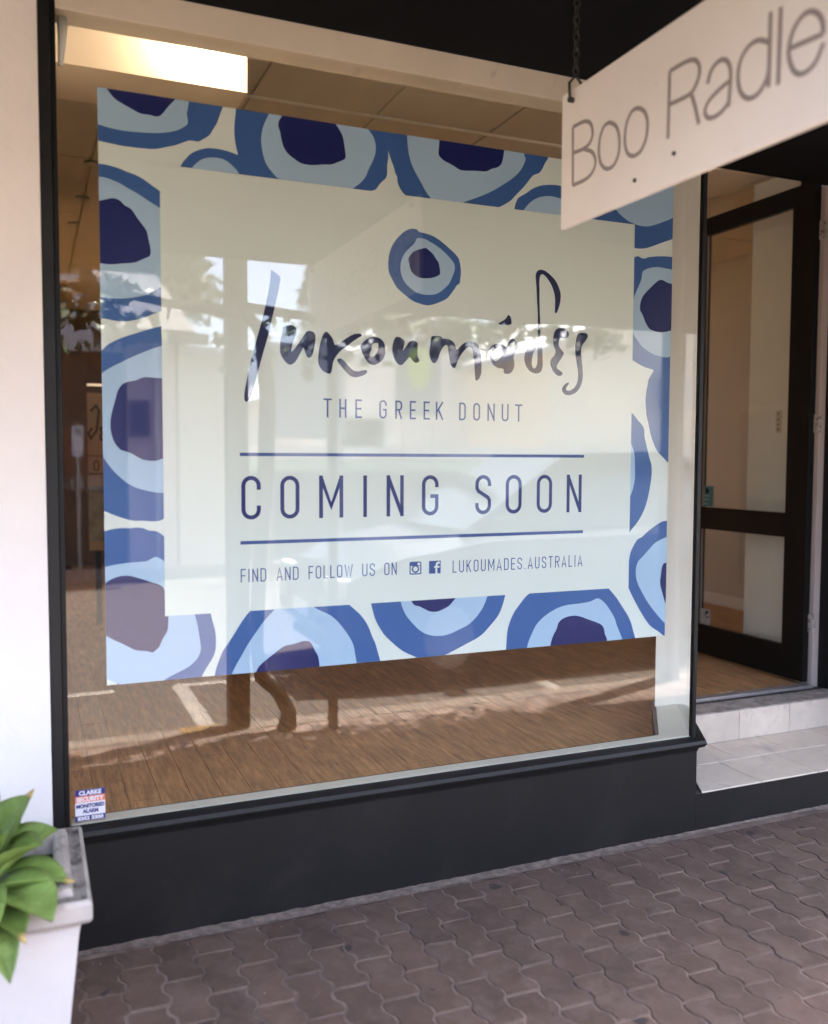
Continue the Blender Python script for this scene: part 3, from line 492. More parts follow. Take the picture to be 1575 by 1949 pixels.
# ------------------------------------------------------------ entry landing with tiles
TILE = mat('stone_tile', (0.66, 0.565, 0.46), 0.5, var=0.12, vscale=5, dirt=(0.42, 0.35, 0.29), dscale=5, dlo=0.52, dhi=0.75, bump=0.08, rnd=0.05)
GROUT = mat('tile_grout', (0.09, 0.07, 0.06), 0.9)
land = struct(MB().prism([(2.535, 0.004), (4.6, 0.004), (4.6, 0.5), (2.86, 0.5)], -0.1, 0.160).add(*(lambda b: (b.v, b.f))(MB().box(2.86, 4.6, 0.504, 0.69, -0.1, 0.311))).build('entry_landing', GROUT))
for j, (ya, yb) in enumerate(((0.0, 0.268), (0.273, 0.4945))):
    for i in range(-1, 5):
        xa = 2.888+(i)*0.3275-(0.0 if j == 0 else 0.20); xb = xa+0.3225
        left0 = 2.535+(2.86-2.535)*(ya/0.5); left1 = 2.535+(2.86-2.535)*(yb/0.5)
        pts = [(max(xa, left0), ya), (xb, ya), (xb, yb), (max(xa, left1), yb)]
        if xb < left1+0.03: continue
        MB().prism(pts, 0.1605, 0.168).build('floor_tile', TILE, land, bevel=0.0012)
for i in range(-1, 5):
    xa = 2.891+i*0.3275; xb = xa+0.3245
    if xb < 2.9: continue
    MB().box(max(xa, 2.87), xb, 0.495, 0.5035, 0.1685, 0.3135).build('riser_tile', TILE, land, bevel=0.0012)
    MB().box(max(xa, 2.87), xb, 0.4955, 0.645, 0.3140, 0.3200).build('step_tile', mat('dirty_step_tile', (0.42, 0.36, 0.31), 0.7, var=0.2, vscale=9, dirt=(0.17, 0.13, 0.10), dscale=16, dlo=0.48, dhi=0.66), land, bevel=0.001)

# ------------------------------------------------------------ shop room
FLZ = 0.33
WOOD = mat('timber_boards', (0.44, 0.245, 0.108), 0.6, var=0.42, vscale=42, stretch=(1, .12, 1), dirt=(0.27, 0.14, 0.065), dscale=60, dlo=0.5, dhi=0.68, rnd=0.07, bump=0.1)
fl = struct(MB().prism([(-0.1, 0.05), (2.36, 0.05), (2.64, 0.43), (2.80, 0.43), (2.87, 0.70), (5.4, 0.70), (5.4, 8.0), (-0.1, 8.0)], 0.1, FLZ-0.008).build('shop_floor', mat('under_floor', (0.12, 0.07, 0.035), 0.9)))
bme = mesh_of(*(lambda b: (b.v, b.f))(MB().box(0.0008, 0.1067, 0.0010, 1.7990, -0.007, 0.0, 0.0008)), WOOD, 'floor_board')
n = 0
for i in range(51):
    o0 = -[0.0, 1.1, 0.45, 1.5, 0.8][i % 5]
    for j in range(5):
        y = o0+j*1.8+0.06; x = -0.02+i*0.1075
        if y+1.8 < 0.1: continue
        if y < 0.06 or (x > 2.36 and y < 0.73):
            y0 = max(0.0625, y) if x < 2.66 else max(y, 0.44 if x < 2.76 else (0.515 if x < 2.83 else 0.73))
            L_ = y+1.8-y0
            if L_ < 0.1: continue
            if 2.30 < x < 2.66:        # cut on the splay of the inner sill
                e0, e1 = (max(0.0, 0.0800+(xx-2.377)*1.266-y0) for xx in (x, x+0.1063))
                if x > 2.60: e1 = max(e1, 0.45-y0)
                if L_ < max(e0, e1)+0.02: continue
                b = MB().prism([(0.0012, e0), (0.1063, e1), (0.1063, L_-0.0015), (0.0012, L_-0.0015)], -0.007, 0).build('floor_board', WOOD, fl)
            else:
                b = MB().box(0.0012, 0.1063, 0.0015, L_-0.0015, -0.007, 0, 0.0012).build('floor_board', WOOD, fl)
            b.location = (x, y0, FLZ)
        else:
            b = link('floor_board', bme, fl); b.location = (x, y, FLZ)
        n += 1
struct(box('left_shop_wall', INWALL, None, -0.3, -0.1, 0.05, 8.0, 0, 3.5))
struct(box('back_shop_wall', mat('dark_back_wall', (0.16, 0.115, 0.085), 0.8, var=0.1), None, -0.1, 5.4, 8.0, 8.2, 0, 3.5))
struct(box('right_shop_wall', INWALL, None, 5.36, 5.55, 1.37, 8.0, 0, 3.5))
struct(box('side_wall_return', INLIGHT, None, 4.05, 5.36, 0.74, 1.37, 0, 3.5))
struct(box('skirting_board', WHITEP, None, 5.345, 5.36, 1.37, 8.0, FLZ, FLZ+0.09))
# unseen opening in the ceiling, added to let more daylight into the room
FILL_HOLE = (2.9, 3.9, 4.2, 5.2)
ce = struct(MB().box(-0.1, FILL_HOLE[0], 0.08, 8.0, 3.215, 3.5).box(FILL_HOLE[1], 5.4, 0.08, 8.0, 3.215, 3.5).box(FILL_HOLE[0]+.0005, FILL_HOLE[1]-.0005, 0.08, FILL_HOLE[2], 3.215, 3.5).box(FILL_HOLE[0]+.0005, FILL_HOLE[1]-.0005, FILL_HOLE[3], 8.0, 3.215, 3.5).build('shop_ceiling', CEILJ))
for i in range(-1, 8):
    for j in range(-1, 6):
        x0 = 0.953+(i-1)*0.61; y0 = 1.235+(j-1)*1.22
        x0a, x1a = max(x0+0.012, -0.09), min(x0+0.598, 5.35); y0a, y1a = max(y0+0.006, 0.10), min(y0+1.214, 7.95)
        if x1a-x0a < 0.05 or y1a-y0a < 0.05: continue
        if x1a > FILL_HOLE[0] and x0a < FILL_HOLE[1] and y1a > FILL_HOLE[2] and y0a < FILL_HOLE[3]: continue
        MB().box(x0a, x1a, y0a, y1a, 3.203, 3.214).build('ceiling_panel', CEILM, ce)
CEIL_STRIP = mat('pale_strip', (0.75, 0.70, 0.58), 0.6)
struct(MB().box(0.74, 3.6, 1.229, 1.241, 3.192, 3.203).build('ceiling_batten', CEIL_STRIP))
bk = thing('ceiling_bulkhead', 'pale boxed bulkhead inside the window top, washed by a warm lamp', 'bulkhead', (0.3, 0.3, 2.84))
box('panel', mat('bulkhead_paint', (0.74, 0.62, 0.49), 0.7, var=0.02), bk, -0.09, 0.731, 0.30, 0.62, 2.838, 3.20, 0.0, (0.3, 0.3, 2.84))
# the lit lamp over the bulkhead
lp = thing('bulkhead_lamp', 'small warm lamp tucked behind the window head, lighting the bulkhead', 'lamp', (0.60, 0.205, 3.045))
MB().cyl((0, 0, 0.02), 0.03, 0.12, n=16).build('lamp_holder', WHITEP, lp)
bl = bpy.data.lights.new('bulb_light', 'POINT'); bl.energy = 1.0; bl.color = (1.0, 0.79, 0.56); bl.shadow_soft_size = 0.02
blo = bpy.data.objects.new('bulb_light', bl); COL.objects.link(blo); blo.parent = lp; blo.location = (0, 0.0, -0.03)
for x, y in ((0.35, 2.52), (0.34, 3.25), (0.32, 3.95)):
    t = thing('ceiling_downlight', {2.52: 'nearest of the three small round downlights in the dark ceiling at left', 3.25: 'middle one of the three small downlights in the dark ceiling at left',
              3.95: 'farthest of the three small downlights in the dark ceiling at left'}[y], 'downlight', (x, y, 3.2), 'downlights in the shop ceiling')
    MB().cyl((0, 0, -0.006), 0.042, 0.006, n=20).build('trim_ring', METAL, t)
    MB().cyl((0, 0, -0.008), 0.030, 0.002, n=20).build('diffuser', mat('frosted', (0.6, 0.58, 0.5), 0.4), t)

# ------------------------------------------------------------ the shopfront (one building: everything fixed to it is a part)
sf = thing('shopfront', 'cream and charcoal shopfront with a tall display window and open glazed door', 'shop', (1.3, 0, 0))
SO = (1.3, 0, 0)
def part(name, m, *c, bevel=0.0): return box(name, m, sf, *c, bevel, SO)
part('plinth', CHAR, 0.046, 2.53, 0.0, 0.16, -0.1, 0.345)
MB().prism([(2.529-1.3, 0.001), (2.5295-1.3, 0.16), (2.83-1.3, 0.494), (2.855-1.3, 0.494)], -0.1, 0.36).build('plinth_return', CHAR, sf)
part('plinth_step', CHAR, 2.531, 6.0, -0.0, 0.0035, -0.1, 0.1595)
# charcoal sill moulding, with its nose
prof = [(0.0, 0.345), (-0.012, 0.35), (-0.016, 0.362), (-0.034, 0.372), (-0.040, 0.385), (-0.036, 0.399), (-0.012, 0.408), (-0.001, 0.4105), (0.002, 0.4105), (0.002, 0.345)]
n = len(prof)
vs = [(0.046-1.3, p[0], p[1]) for p in prof] + [(2.512-1.3-p[0]*0.9, p[0], p[1]) for p in prof]
fs = [(i, (i+1) % n, (i+1) % n+n, i+n) for i in range(n)] + [tuple(range(n-1, -1, -1)), tuple(range(n, 2*n))]
MB().add(vs, fs).build('sill_moulding', CHAR, sf)
# return side of the moulding runs back along the splayed glass
a = Vector((2.512, 0.0)); b = Vector((2.80, 0.45)); d = (b-a).normalized(); nn = Vector((d.y, -d.x))
vs = []
for q in (a, b):
    for p in prof: vs.append((q.x-nn.x*p[0]-1.3 if q is b else 2.512-1.3-p[0]*0.9, (q.y-nn.y*p[0]) if q is b else min(p[0], 0.0), p[1]))
MB().add(vs, fs).build('sill_moulding', CHAR, sf)
# white inner sill board
MB().prism([(0.10-1.3, 0.0025), (2.497-1.3, 0.0025), (2.775-1.3, 0.428), (2.655-1.3, 0.428), (2.385-1.3, 0.064), (0.10-1.3, 0.064)], 0.405, 0.4115).build('inner_sill', mat('sill_paint', (0.70, 0.68, 0.57), 0.5, var=0.05, dirt=(0.35, 0.32, 0.26), dscale=12, dlo=0.6, dhi=0.8), sf)
MB().prism([(0.10-1.3, 0.0645), (2.385-1.3, 0.0645), (2.655-1.3, 0.4285), (2.64-1.3, 0.44), (2.377-1.3, 0.078), (0.10-1.3, 0.078)], FLZ, 0.409).build('sill_edge', mat('painted_shadow_gap', (0.12, 0.09, 0.07), 0.8), sf)  # solid strip, the shadow between sill and floor put into its dark colour
# frame
part('side_frame', CHAR, 0.046, 0.078, -0.012, 0.10, 0.345, 2.965, bevel=0.002)
part('side_frame', BLACK, 0.079, 0.094, 0.0, 0.09, 0.405, 2.964, bevel=0.001)
part('head_beam', CREAM, 0.0945, 2.56, -0.004, 0.10, 2.872, 2.9645, bevel=0.002)
part('corner_bead', BLACK, 2.494, 2.513, -0.010, 0.011, 0.405, 2.9645, bevel=0.002)
part('window_pane', GLASS, 0.0945, 2.4935, 0.001, 0.011, 0.4125, 2.872)
d = Vector((2.755-2.504, 0.40)).normalized(); nn = Vector((-d.y, d.x))*0.004
q0 = Vector((2.507, 0.014)); q1 = Vector((2.752, 0.405))
MB().prism([(p.x-1.3, p.y) for p in (q0+nn, q0-nn, q1-nn, q1+nn)], 0.4125, 2.9645).build('return_pane', GLASS, sf)
MB().prism([(2.648-1.3, 0.43), (2.842-1.3, 0.43), (2.93-1.3, 0.503), (2.735-1.3, 0.503)], 0.33, 3.2).build('post', mat('post_paint', (0.82, 0.76, 0.65), 0.45, var=0.03), sf, bevel=0.002)
part('post_base', CREAM, 2.862, 2.95, 0.505, 0.665, 0.3205, 3.2)
part('door_jamb', mat('jamb_paint', (0.50, 0.42, 0.38), 0.5, var=0.05), 3.893, 3.936, 0.685, 0.80, 0.3205, 3.20, bevel=0.002)
part('door_reveal', BLACK, 3.937, 4.045, 0.62, 0.9, 0.3205, 3.20, bevel=0.002)
part('entry_side_wall', BLACK, 4.05, 4.4, 0.0, 0.735, 0.169, 3.2)
part('threshold', mat('worn_metal_strip', (0.42, 0.38, 0.36), 0.4, metal=0.5, var=0.2, vscale=30), 2.85, 3.89, 0.668, 0.722, 0.3205, 0.337, bevel=0.002)
part('upper_wall', BLACK, -0.5, 6.0, 0.0, 0.30, 3.2605, 4.6)
part('entry_lintel', CREAM, 2.845, 4.05, 0.66, 0.80, 3.201, 3.26)
part('window_lintel', BLACK, 0.05, 2.845, 0.101, 0.118, 2.9, 3.2)
# pale conduit and sensor in the top corner
MB().tube([(0.115-1.3, 0.03, 2.86), (0.115-1.3, 0.03, 2.80), (0.108-1.3, 0.03, 2.72)], [0.016, 0.014, 0.008], 10).build('sensor', WHITEP, sf, smooth=True)
# door leaf, swung ninety degrees into the shop
dx0, dx1 = 3.845, 3.885
door = part('door', BLACK, dx0, dx1, 0.860, 1.540, 1.128, 1.262, bevel=0.002)
def dpart(name, m, *c, bevel=0.0): return box(name, m, door, *c, bevel, SO)
dpart('door_stile', BLACK, dx0, dx1, 0.705, 0.859, 0.348, 3.03, bevel=0.003)
dpart('door_stile', BLACK, dx0, dx1, 1.541, 1.64, 0.348, 3.03, bevel=0.003)
dpart('door_rail', BLACK, dx0, dx1, 0.8595, 1.5405, 0.348, 0.528, bevel=0.003)
dpart('door_rail', BLACK, dx0, dx1, 0.8595, 1.5405, 2.925, 3.03, bevel=0.003)
dpart('upper_pane', GLASS2, 3.861, 3.869, 0.861, 1.539, 1.264, 2.923)
dpart('lower_pane', GLASS2, 3.861, 3.869, 0.861, 1.539, 0.530, 1.126)
BEAD = mat('worn_glazing_bead', (0.30, 0.27, 0.24), 0.5)
for y0, y1, z0, z1 in ((1.531, 1.5395, 1.264, 2.923), (1.531, 1.5395, 0.53, 1.126)):
    dpart('glazing_bead', BEAD, 3.852, 3.860, y0, y1, z0, z1)
for z in (0.62, 1.70, 2.72):
    dpart('hinge', mat('painted_hinge', (0.52, 0.46, 0.42), 0.4, dirt=(.1,.09,.08), dscale=60, dlo=.5, dhi=.6), 3.872, 3.892, 0.668, 0.703, z, z+0.10, bevel=0.003)
dpart('door_handle', METAL, 3.80, 3.8445, 1.575, 1.595, 1.20, 1.215, bevel=0.003)
dpart('door_handle', METAL, 3.795, 3.807, 1.50, 1.60, 1.195, 1.22, bevel=0.004)

# switch plate on the pale wall seen through the door
sw = thing('switch_plate', 'white switch plate on the pale wall seen through the door glass', 'switch', (4.049, 1.12, 1.78))
MB().box(-0.009, -0.001, -0.018, 0.020, -0.065, 0.065, 0.002).build('plate', mat('switch_plastic', (0.60, 0.57, 0.47), 0.4), sw)
for z in (-0.045, -0.018, 0.012, 0.045): MB().box(-0.012, -0.0092, -0.005, 0.003, z-0.004, z+0.004).build('button', BLACK, sw)

# ------------------------------------------------------------ neighbour's white pillar, verandah
pl = thing('wall_pillar', 'smooth white rendered wall pillar left of the dark window frame', 'pillar', (-0.6, 0, 0))
MB().box(-0.9, 0.6445, -0.02, 0.5, -0.1, 2.9645, 0.004).build('render', RENDER, pl)
ver = thing('verandah', 'dark painted verandah over the footpath with kerbside posts', 'verandah', (1.5, -1, 0))
VO = (1.5, -1, 0)
def vpart(name, m, *c, bevel=0.0): return box(name, m, ver, *c, bevel, VO)
vpart('soffit', SOFF, -13, 20, -2.10, -0.021, 2.9655, 3.02)
MB().prism([(2.515-1.5, 0.9795), (4.045-1.5, 0.9795), (4.045-1.5, 1.60), (2.86-1.5, 1.60)], 2.9660, 3.02).build('soffit', SOFF, ver)
vpart('soffit', SOFF, 0.0, 2.514, -0.0205, -0.0045, 2.9660, 3.02)
vpart('soffit', SOFF, 4.046, 20, -0.0205, 0.0, 2.9660, 3.02)
vpart('fascia', SOFF, -13, 20, -2.14, -2.101, 2.66, 3.12)
vpart('roof_sheet', mat('roof_sheet', (0.35, 0.34, 0.32), 0.6), -13, 20, -2.16, 0.0, 3.121, 3.15)
vpart('valance', SOFF, 1.62, 9.0, -2.099, -2.06, 2.42, 2.9650)
vpart('valance', SOFF, -13.0, 0.62, -2.099, -2.06, 2.55, 2.9650)
for x in (-2.1, 1.03, 4.1, 7.2): vpart('post', CHAR, x, x+0.115, -2.262, -2.145, -0.12, 3.10, bevel=0.004)
MB().tube([(1.58-1.5, -0.95, -0.0), (1.58-1.5, -0.95, 2.965)], 0.03, 12).build('drain_pipe', CHAR, ver)

# ------------------------------------------------------------ hanging sign on chains
XS = 1.5
sg = thing('hanging_sign', 'white board sign with thin grey letters hanging under the verandah', 'sign', (XS, -1.3, 2.45))
S0 = Vector((XS, -1.3, 2.45))
BOARD = mat('sign_board', (0.90, 0.85, 0.80), 0.55, var=0.03, vscale=3, dirt=(0.55, 0.42, 0.36), dscale=30, dlo=0.66, dhi=0.8)
MB().prism([(-0.540+1.3, 2.250-2.45), (-0.540+1.3, 2.644-2.45), (-2.15+1.3, 2.644-2.45), (-2.15+1.3, 2.236-2.45)], 0.0, 0.016, 'x').build('board', BOARD, sg, bevel=0.0015)
LET = mat('sign_lettering', (0.33, 0.28, 0.27), 0.6)
GRP = [0, 0, 0, 1, 2, 3, 3, 3, 4, 4, 5, 5, 6, 7, 7]; lbs = [MB() for _ in range(9)]
for k, st in enumerate(SIGN_STROKES):
    lb = lbs[GRP[k]]
    pts = [(p[0]/1000, p[1]/1000) for p in st]
    cl = len(pts) > 4 and pts[0] == pts[-1]
    if cl: pts = pts[:-1]
    if len(pts) > 3:
        if cl: pts = smooth_ring(pts, 2)
        else:
            for _ in range(2):
                o = [pts[0]]
                for i in range(len(pts)-1):
                    p, q = pts[i], pts[i+1]
                    o += [(p[0]*.75+q[0]*.25, p[1]*.75+q[1]*.25), (p[0]*.25+q[0]*.75, p[1]*.25+q[1]*.75)]
                pts = o+[pts[-1]]
    ribbon(lb, pts, 0.0112, lambda p, k=k: (-0.0008-k*0.00008, p[0]+1.3, p[1]-2.45), cl)
lb = lbs[8]
ribbon(lb, [(-1.655, 2.60), (-1.72, 2.42)], 0.0125, lambda p: (-0.0008, p[0]+1.3, p[1]-2.45))
ribbon(lb, [(-1.80, 2.60), (-1.68, 2.25)], 0.0125, lambda p: (-0.0010, p[0]+1.3, p[1]-2.45))
for lb in lbs: lb.build('letter', LET, sg, recalc=False)
for y, z in ((-1.065, 2.317), (-0.906, 2.295)):
    MB().cyl((-0.004, y+1.3, z-2.45), 0.0055, 0.004, 'x', 10).build('screw', DARKMETAL, sg)
for y in (-0.60, -2.05):
    MB().tube([(0.008-0.02, y+1.3, 2.612-2.45), (0.008-0.022, y+1.3, 2.66-2.45), (0.008, y+1.3, 2.685-2.45), (0.008+0.022, y+1.3, 2.66-2.45), (0.028, y+1.3, 2.612-2.45)], 0.0045, 8).build('shackle', DARKMETAL, sg, smooth=True)
    MB().cyl((-0.016, y+1.3, 2.612-2.45), 0.008, 0.05, 'x', 10).build('bolt', DARKMETAL, sg)
def ring_mesh():
    p = []
    for i in range(12):
        a = 2*math.pi*i/12; p.append((math.cos(a)*0.0085, 0, math.sin(a)*0.016))
    vs = []
    for i in range(12):
        c = Vector(p[i]); t = (Vector(p[(i+1) % 12])-Vector(p[i-1])).normalized(); a = t.cross(Vector((0, 1, 0))); b = Vector((0, 1, 0))
        for k in range(5): vs.append(c+(a*math.cos(k*R(72))+b*math.sin(k*R(72)))*0.0028)
    fs = [(i*5+k, i*5+(k+1) % 5, ((i+1) % 12)*5+(k+1) % 5, ((i+1) % 12)*5+k) for i in range(12) for k in range(5)]
    return mesh_of(vs, fs, DARKMETAL, 'chain_link')
lm = ring_mesh()
for y, lab in ((-0.60, 'thin dark chain holding the shop end of the hanging white sign'), (-2.05, 'thin dark chain holding the kerb end of the hanging white sign')):
    ch = thing('sign_chain', lab, 'chain', (XS+0.008, y, 2.685), 'chains of the hanging sign')
    for i in range(12):
        o = link('chain_link', lm, ch); o.location = (0.0, 0.0, 0.012+i*0.0245); o.rotation_euler = (0, random.uniform(-.08, .08), R(90)*(i % 2)+random.uniform(-.15, .15))

# ------------------------------------------------------------ the window poster
po = thing('window_poster', 'large vinyl window poster bordered by blue and white eye shapes, announcing donuts', 'poster', (1.289, 0.02, 0.838))
X0, X1, Z0, Z1 = 0.210, 2.368, 0.838, 2.671
IX0, IX1, IZ0, IZ1 = 0.390, 2.183, 1.046, 2.465
INK = {'W': mat('poster_white', (0.725, 0.785, 0.735), 0.5), 'O': mat('poster_mid_blue', (0.040, 0.115, 0.33), 0.5),
       'L': mat('poster_pale_blue', (0.40, 0.56, 0.73), 0.5), 'N': mat('poster_navy', (0.004, 0.008, 0.105), 0.5)}
def f3(p, lift=0.0): return (p[0]-1.289, -lift, p[1]-0.838)
PY = 0.0
MB().box(X0-1.289, X1-1.289, -0.0005, 0.0005, 0, Z1-Z0).build('sheet', INK['W'], po)
NM = {'O': 'outer_ring', 'L': 'inner_ring', 'N': 'pupil'}
LAY = {'O': 0.0010, 'L': 0.0022, 'N': 0.0032}
for k, (c, pts, h) in enumerate(BORDER):
    pts = clip(smooth_ring([(p[0]/1000, p[1]/1000) for p in pts], 2), X0, X1, Z0, Z1)
    if len(pts) < 3: continue
    MB().flat([pts], lambda p: f3(p, LAY[c]+k*0.00002)).build(NM[c], INK[c], po, recalc=False)
MB().flat([[(IX0, IZ0), (IX1, IZ0), (IX1, IZ1), (IX0, IZ1)]], lambda p: f3(p, 0.0045)).build('centre_panel', INK['W'], po, recalc=False)
for k, (c, pts, h) in enumerate(CENTRE):
    pts = smooth_ring([(p[0]/1000, p[1]/1000) for p in pts], 1)
    MB().flat([pts], lambda p: f3(p, 0.0050+k*0.0003)).build(NM[c], INK[c], po, recalc=False)
WI = mat('poster_brush_navy', (0.004, 0.007, 0.060), 0.5)
for k, (c, pts, h) in enumerate(WORD):
    rings = [smooth_ring([(p[0]/1000, p[1]/1000) for p in pts], 1)]
    if h: rings.append(smooth_ring([(p[0]/1000, p[1]/1000) for p in h], 1))
    MB().flat(rings, lambda p, k=k: f3(p, 0.0050+k*0.00003)).build('brush_letter', WI, po, recalc=False)
TB = mat('poster_text_blue', (0.040, 0.085, 0.27), 0.5); TN = mat('poster_text_navy', (0.005, 0.016, 0.14), 0.5)
F = lambda p, j=0.0: f3(p, 0.0050+j)
letters(po, TN, F, 1.350, 0.1445, 0.0135, placed=[(c, a/1000, b/1000) for c, a, b in (('C', 638, 703), ('O', 769, 835), ('M', 904, 990), ('I', 1063, 1077), ('N', 1150, 1215), ('G', 1285, 1350), (' ', 0, 0),
        ('S', 1498, 1563), ('O', 1624, 1692), ('O', 1757, 1824), ('N', 1889, 1956))])
letters(po, TB, F, 1.692, 0.0640, 0.0060, placed=[(c, a/1000, b/1000) for c, a, b in (('T', 920, 949), ('H', 976, 1002), ('E', 1034, 1058), (' ', 0, 0), ('G', 1122, 1150), ('R', 1182, 1208), ('E', 1237, 1261),
        ('E', 1290, 1314), ('K', 1338, 1368), (' ', 0, 0), ('D', 1430, 1457), ('O', 1487, 1515), ('N', 1545, 1575), ('U', 1604, 1633), ('T', 1660, 1691))])
letters(po, TB, F, 1.1425, 0.0445, 0.0038, text='FIND AND FOLLOW US ON', x0=0.634, x1=1.189)
letters(po, TB, F, 1.1395, 0.0445, 0.0038, text='LUKOUMADES.AUSTRALIA', x0=1.408, x1=1.964)
for z0, z1 in ((1.5595, 1.5705), (1.2680, 1.2795)):
    MB().flat([[(0.634, z0), (1.965, z0), (1.965, z1), (0.634, z1)]], lambda p: f3(p, 0.0050)).build('rule_line', TB, po, recalc=False)
# the two social network icons
def sq(x0, x1, z0, z1, r=0.0):
    if not r: return [(x0, z0), (x1, z0), (x1, z1), (x0, z1)]
    return arc(x1-r, z1-r, r, r, 0, 90, 4)+arc(x0+r, z1-r, r, r, 90, 180, 4)+arc(x0+r, z0+r, r, r, 180, 270, 4)+arc(x1-r, z0+r, r, r, 270, 360, 4)
ic = MB(); cx, cz = 1.261, 1.163
ic.flat([sq(cx-.023, cx+.023, cz-.023, cz+.023, .005), sq(cx-.0185, cx+.0185, cz-.0185, cz+.008)], lambda p: f3(p, 0.0050))
ic.flat([arc(cx, cz-.003, .0145, .0145, 0, 342, 18), arc(cx, cz-.003, .0090, .0090, 0, 342, 18)], lambda p: f3(p, 0.0053))
ic.build('camera_icon', TB, po, recalc=False)
MB().flat([sq(cx+.008, cx+.019, cz+.010, cz+.019, .002)], lambda p: f3(p, 0.0056)).build('camera_icon_window', INK['W'], po, recalc=False)
cx, cz = 1.337, 1.163
MB().flat([sq(cx-.023, cx+.023, cz-.023, cz+.023)], lambda p: f3(p, 0.0050)).build('letter_icon', TB, po, recalc=False)
fm = MB()
ribbon(fm, [(cx+.006, cz-.023), (cx+.006, cz+.006), (cx+.008, cz+.013), (cx+.013, cz+.016), (cx+.019, cz+.016)], 0.0075, lambda p: f3(p, 0.0054))
ribbon(fm, [(cx-.003, cz+.001), (cx+.018, cz+.001)], 0.0065, lambda p: f3(p, 0.0056))
fm.build('letter_icon_mark', INK['W'], po, recalc=False)

# ------------------------------------------------------------ security sticker, lower left of the glass
st = thing('security_sticker', 'small blue, orange and white alarm sticker in the lower left window corner', 'sticker', (0.154, -0.0008, 0.422))
SN = mat('sticker_navy', (0.02, 0.02, 0.16), 0.4); SOr = mat('sticker_orange', (0.80, 0.22, 0.13), 0.4); SW = mat('sticker_white', (0.78, 0.76, 0.78), 0.4)
MB().box(-0.044, 0.044, -0.0004, 0.0004, 0, 0.099).build('backing', SW, st)
MB().box(-0.044, 0.044, -0.0009, -0.0005, 0.079, 0.099).build('top_band', SN, st)
MB().box(-0.044, 0.044, -0.0009, -0.0005, 0.059, 0.0788).build('middle_band', SOr, st)
MB().box(-0.044, 0.044, -0.0009, -0.0005, 0.0, 0.017).build('bottom_band', SN, st)
for tx, z, sz, wd, m, bo in (('CLARKE', 0.0825, 0.0185, 0.066, SW, .0009), ('SECURITY', 0.0625, 0.0185, 0.080, SW, .0009), ('MONITORED', 0.042, 0.0165, 0.082, SN, .0008),
                             ('ALARM', 0.025, 0.0165, 0.046, SN, .0008), ('8352 3300', 0.0035, 0.0150, 0.076, SW, .0008)):
    font_text(tx, sz, (0, -0.0013, z), (1, 0, 0), (0, 0, 1), m, st, wd, bo)
t = thing('door_sticker', 'teal square sticker low on the upper pane of the open door', 'sticker', (3.858, 1.512, 1.268))
TEAL = mat('sticker_teal', (0.05, 0.20, 0.24), 0.4)
MB().box(-0.0004, 0.0004, -0.066, 0.066, 0, 0.125).build('backing', TEAL, t)
MB().cyl((-0.001, -0.010, 0.095), 0.018, 0.0005, 'x', 20).build('dot', BLACK, t)
PT = mat('sticker_pale', (0.35, 0.50, 0.52), 0.5)
for tx, z, sz, wd in (('tap', 0.085, 0.03, 0.03), ('and pay', 0.058, 0.022, 0.07), ('here', 0.036, 0.02, 0.05), ('oo', 0.010, 0.018, 0.02)):
    if tx == 'oo':
        MB().box(-0.0012, -0.0008, -0.012, 0.012, 0.012, 0.020).build('mark', PT, t)
    else:
        q = 0.022 if tx == 'tap' else 0.0
        MB().box(-0.0012, -0.0008, q-wd/2, q+wd/2, z+0.004, z+0.010).build('mark', PT, t)
t = thing('lower_door_sticker', 'small pale sticker in the bottom corner of the lower door pane', 'sticker', (3.858, 1.50, 0.532))
MB().box(-0.0004, 0.0004, -0.050, 0.034, 0, 0.095).build('backing', mat('sticker_grey', (0.42, 0.42, 0.44), 0.4), t)
MB().box(-0.0009, -0.0005, -0.040, -0.008, 0.045, 0.085).build('dark_square', BLACK, t)
MB().prism([(-0.012, 0.050), (-0.037, 0.055), (-0.033, 0.080), (-0.025, 0.062)], -0.0014, -0.0010, 'x').build('white_mark', SW, t)

# ------------------------------------------------------------ planter and its plant
PO = (-0.13, -0.345, 0)
pt = thing('planter', 'square white plaster planter box against the white pillar', 'planter', PO)
POT = mat('planter_plaster', (0.60, 0.545, 0.505), 0.6, var=0.05, vscale=6, bump=0.1)
RIM = mat('planter_rim', (0.44, 0.39, 0.345), 0.65, var=0.14, vscale=6, dirt=(0.15, 0.13, 0.115), dscale=9, dlo=0.52, dhi=0.70, bump=0.2, bscale=70)
def sqring(mb, prof2, cx=0, cy=0):
    """profile of (half width, z) swept round a square"""
    n = len(prof2); vs = []
    for (h, z) in prof2: vs += [(cx-h, cy-h, z), (cx+h, cy-h, z), (cx+h, cy+h, z), (cx-h, cy+h, z)]
    fs = [(i*4+k, i*4+(k+1) % 4, (i+1)*4+(k+1) % 4, (i+1)*4+k) for i in range(n-1) for k in range(4)]
    mb.add(vs, fs)
b = MB(); sqring(b, [(0.185, 0.0), (0.190, 0.02), (0.222, 0.345), (0.226, 0.372), (0.232, 0.384)]); b.add([(-.185, -.185, 0), (.185, -.185, 0), (.185, .185, 0), (-.185, .185, 0)], [(3, 2, 1, 0)])
b.build('pot', POT, pt, bevel=0.003)
b = MB(); sqring(b, [(0.2325, 0.384), (0.248, 0.388), (0.254, 0.398), (0.254, 0.436), (0.249, 0.445), (0.243, 0.447)])
b.build('rim', RIM, pt, bevel=0.0025)
b = MB(); sqring(b, [(0.2428, 0.4466), (0.226, 0.4435), (0.2115, 0.4455)])
b.build('rim_ledge', mat('grimy_ledge', (0.30, 0.265, 0.235), 0.8, var=0.2, vscale=8, dirt=(0.05, 0.043, 0.038), dscale=11, dlo=0.44, dhi=0.60, bump=0.3), pt)
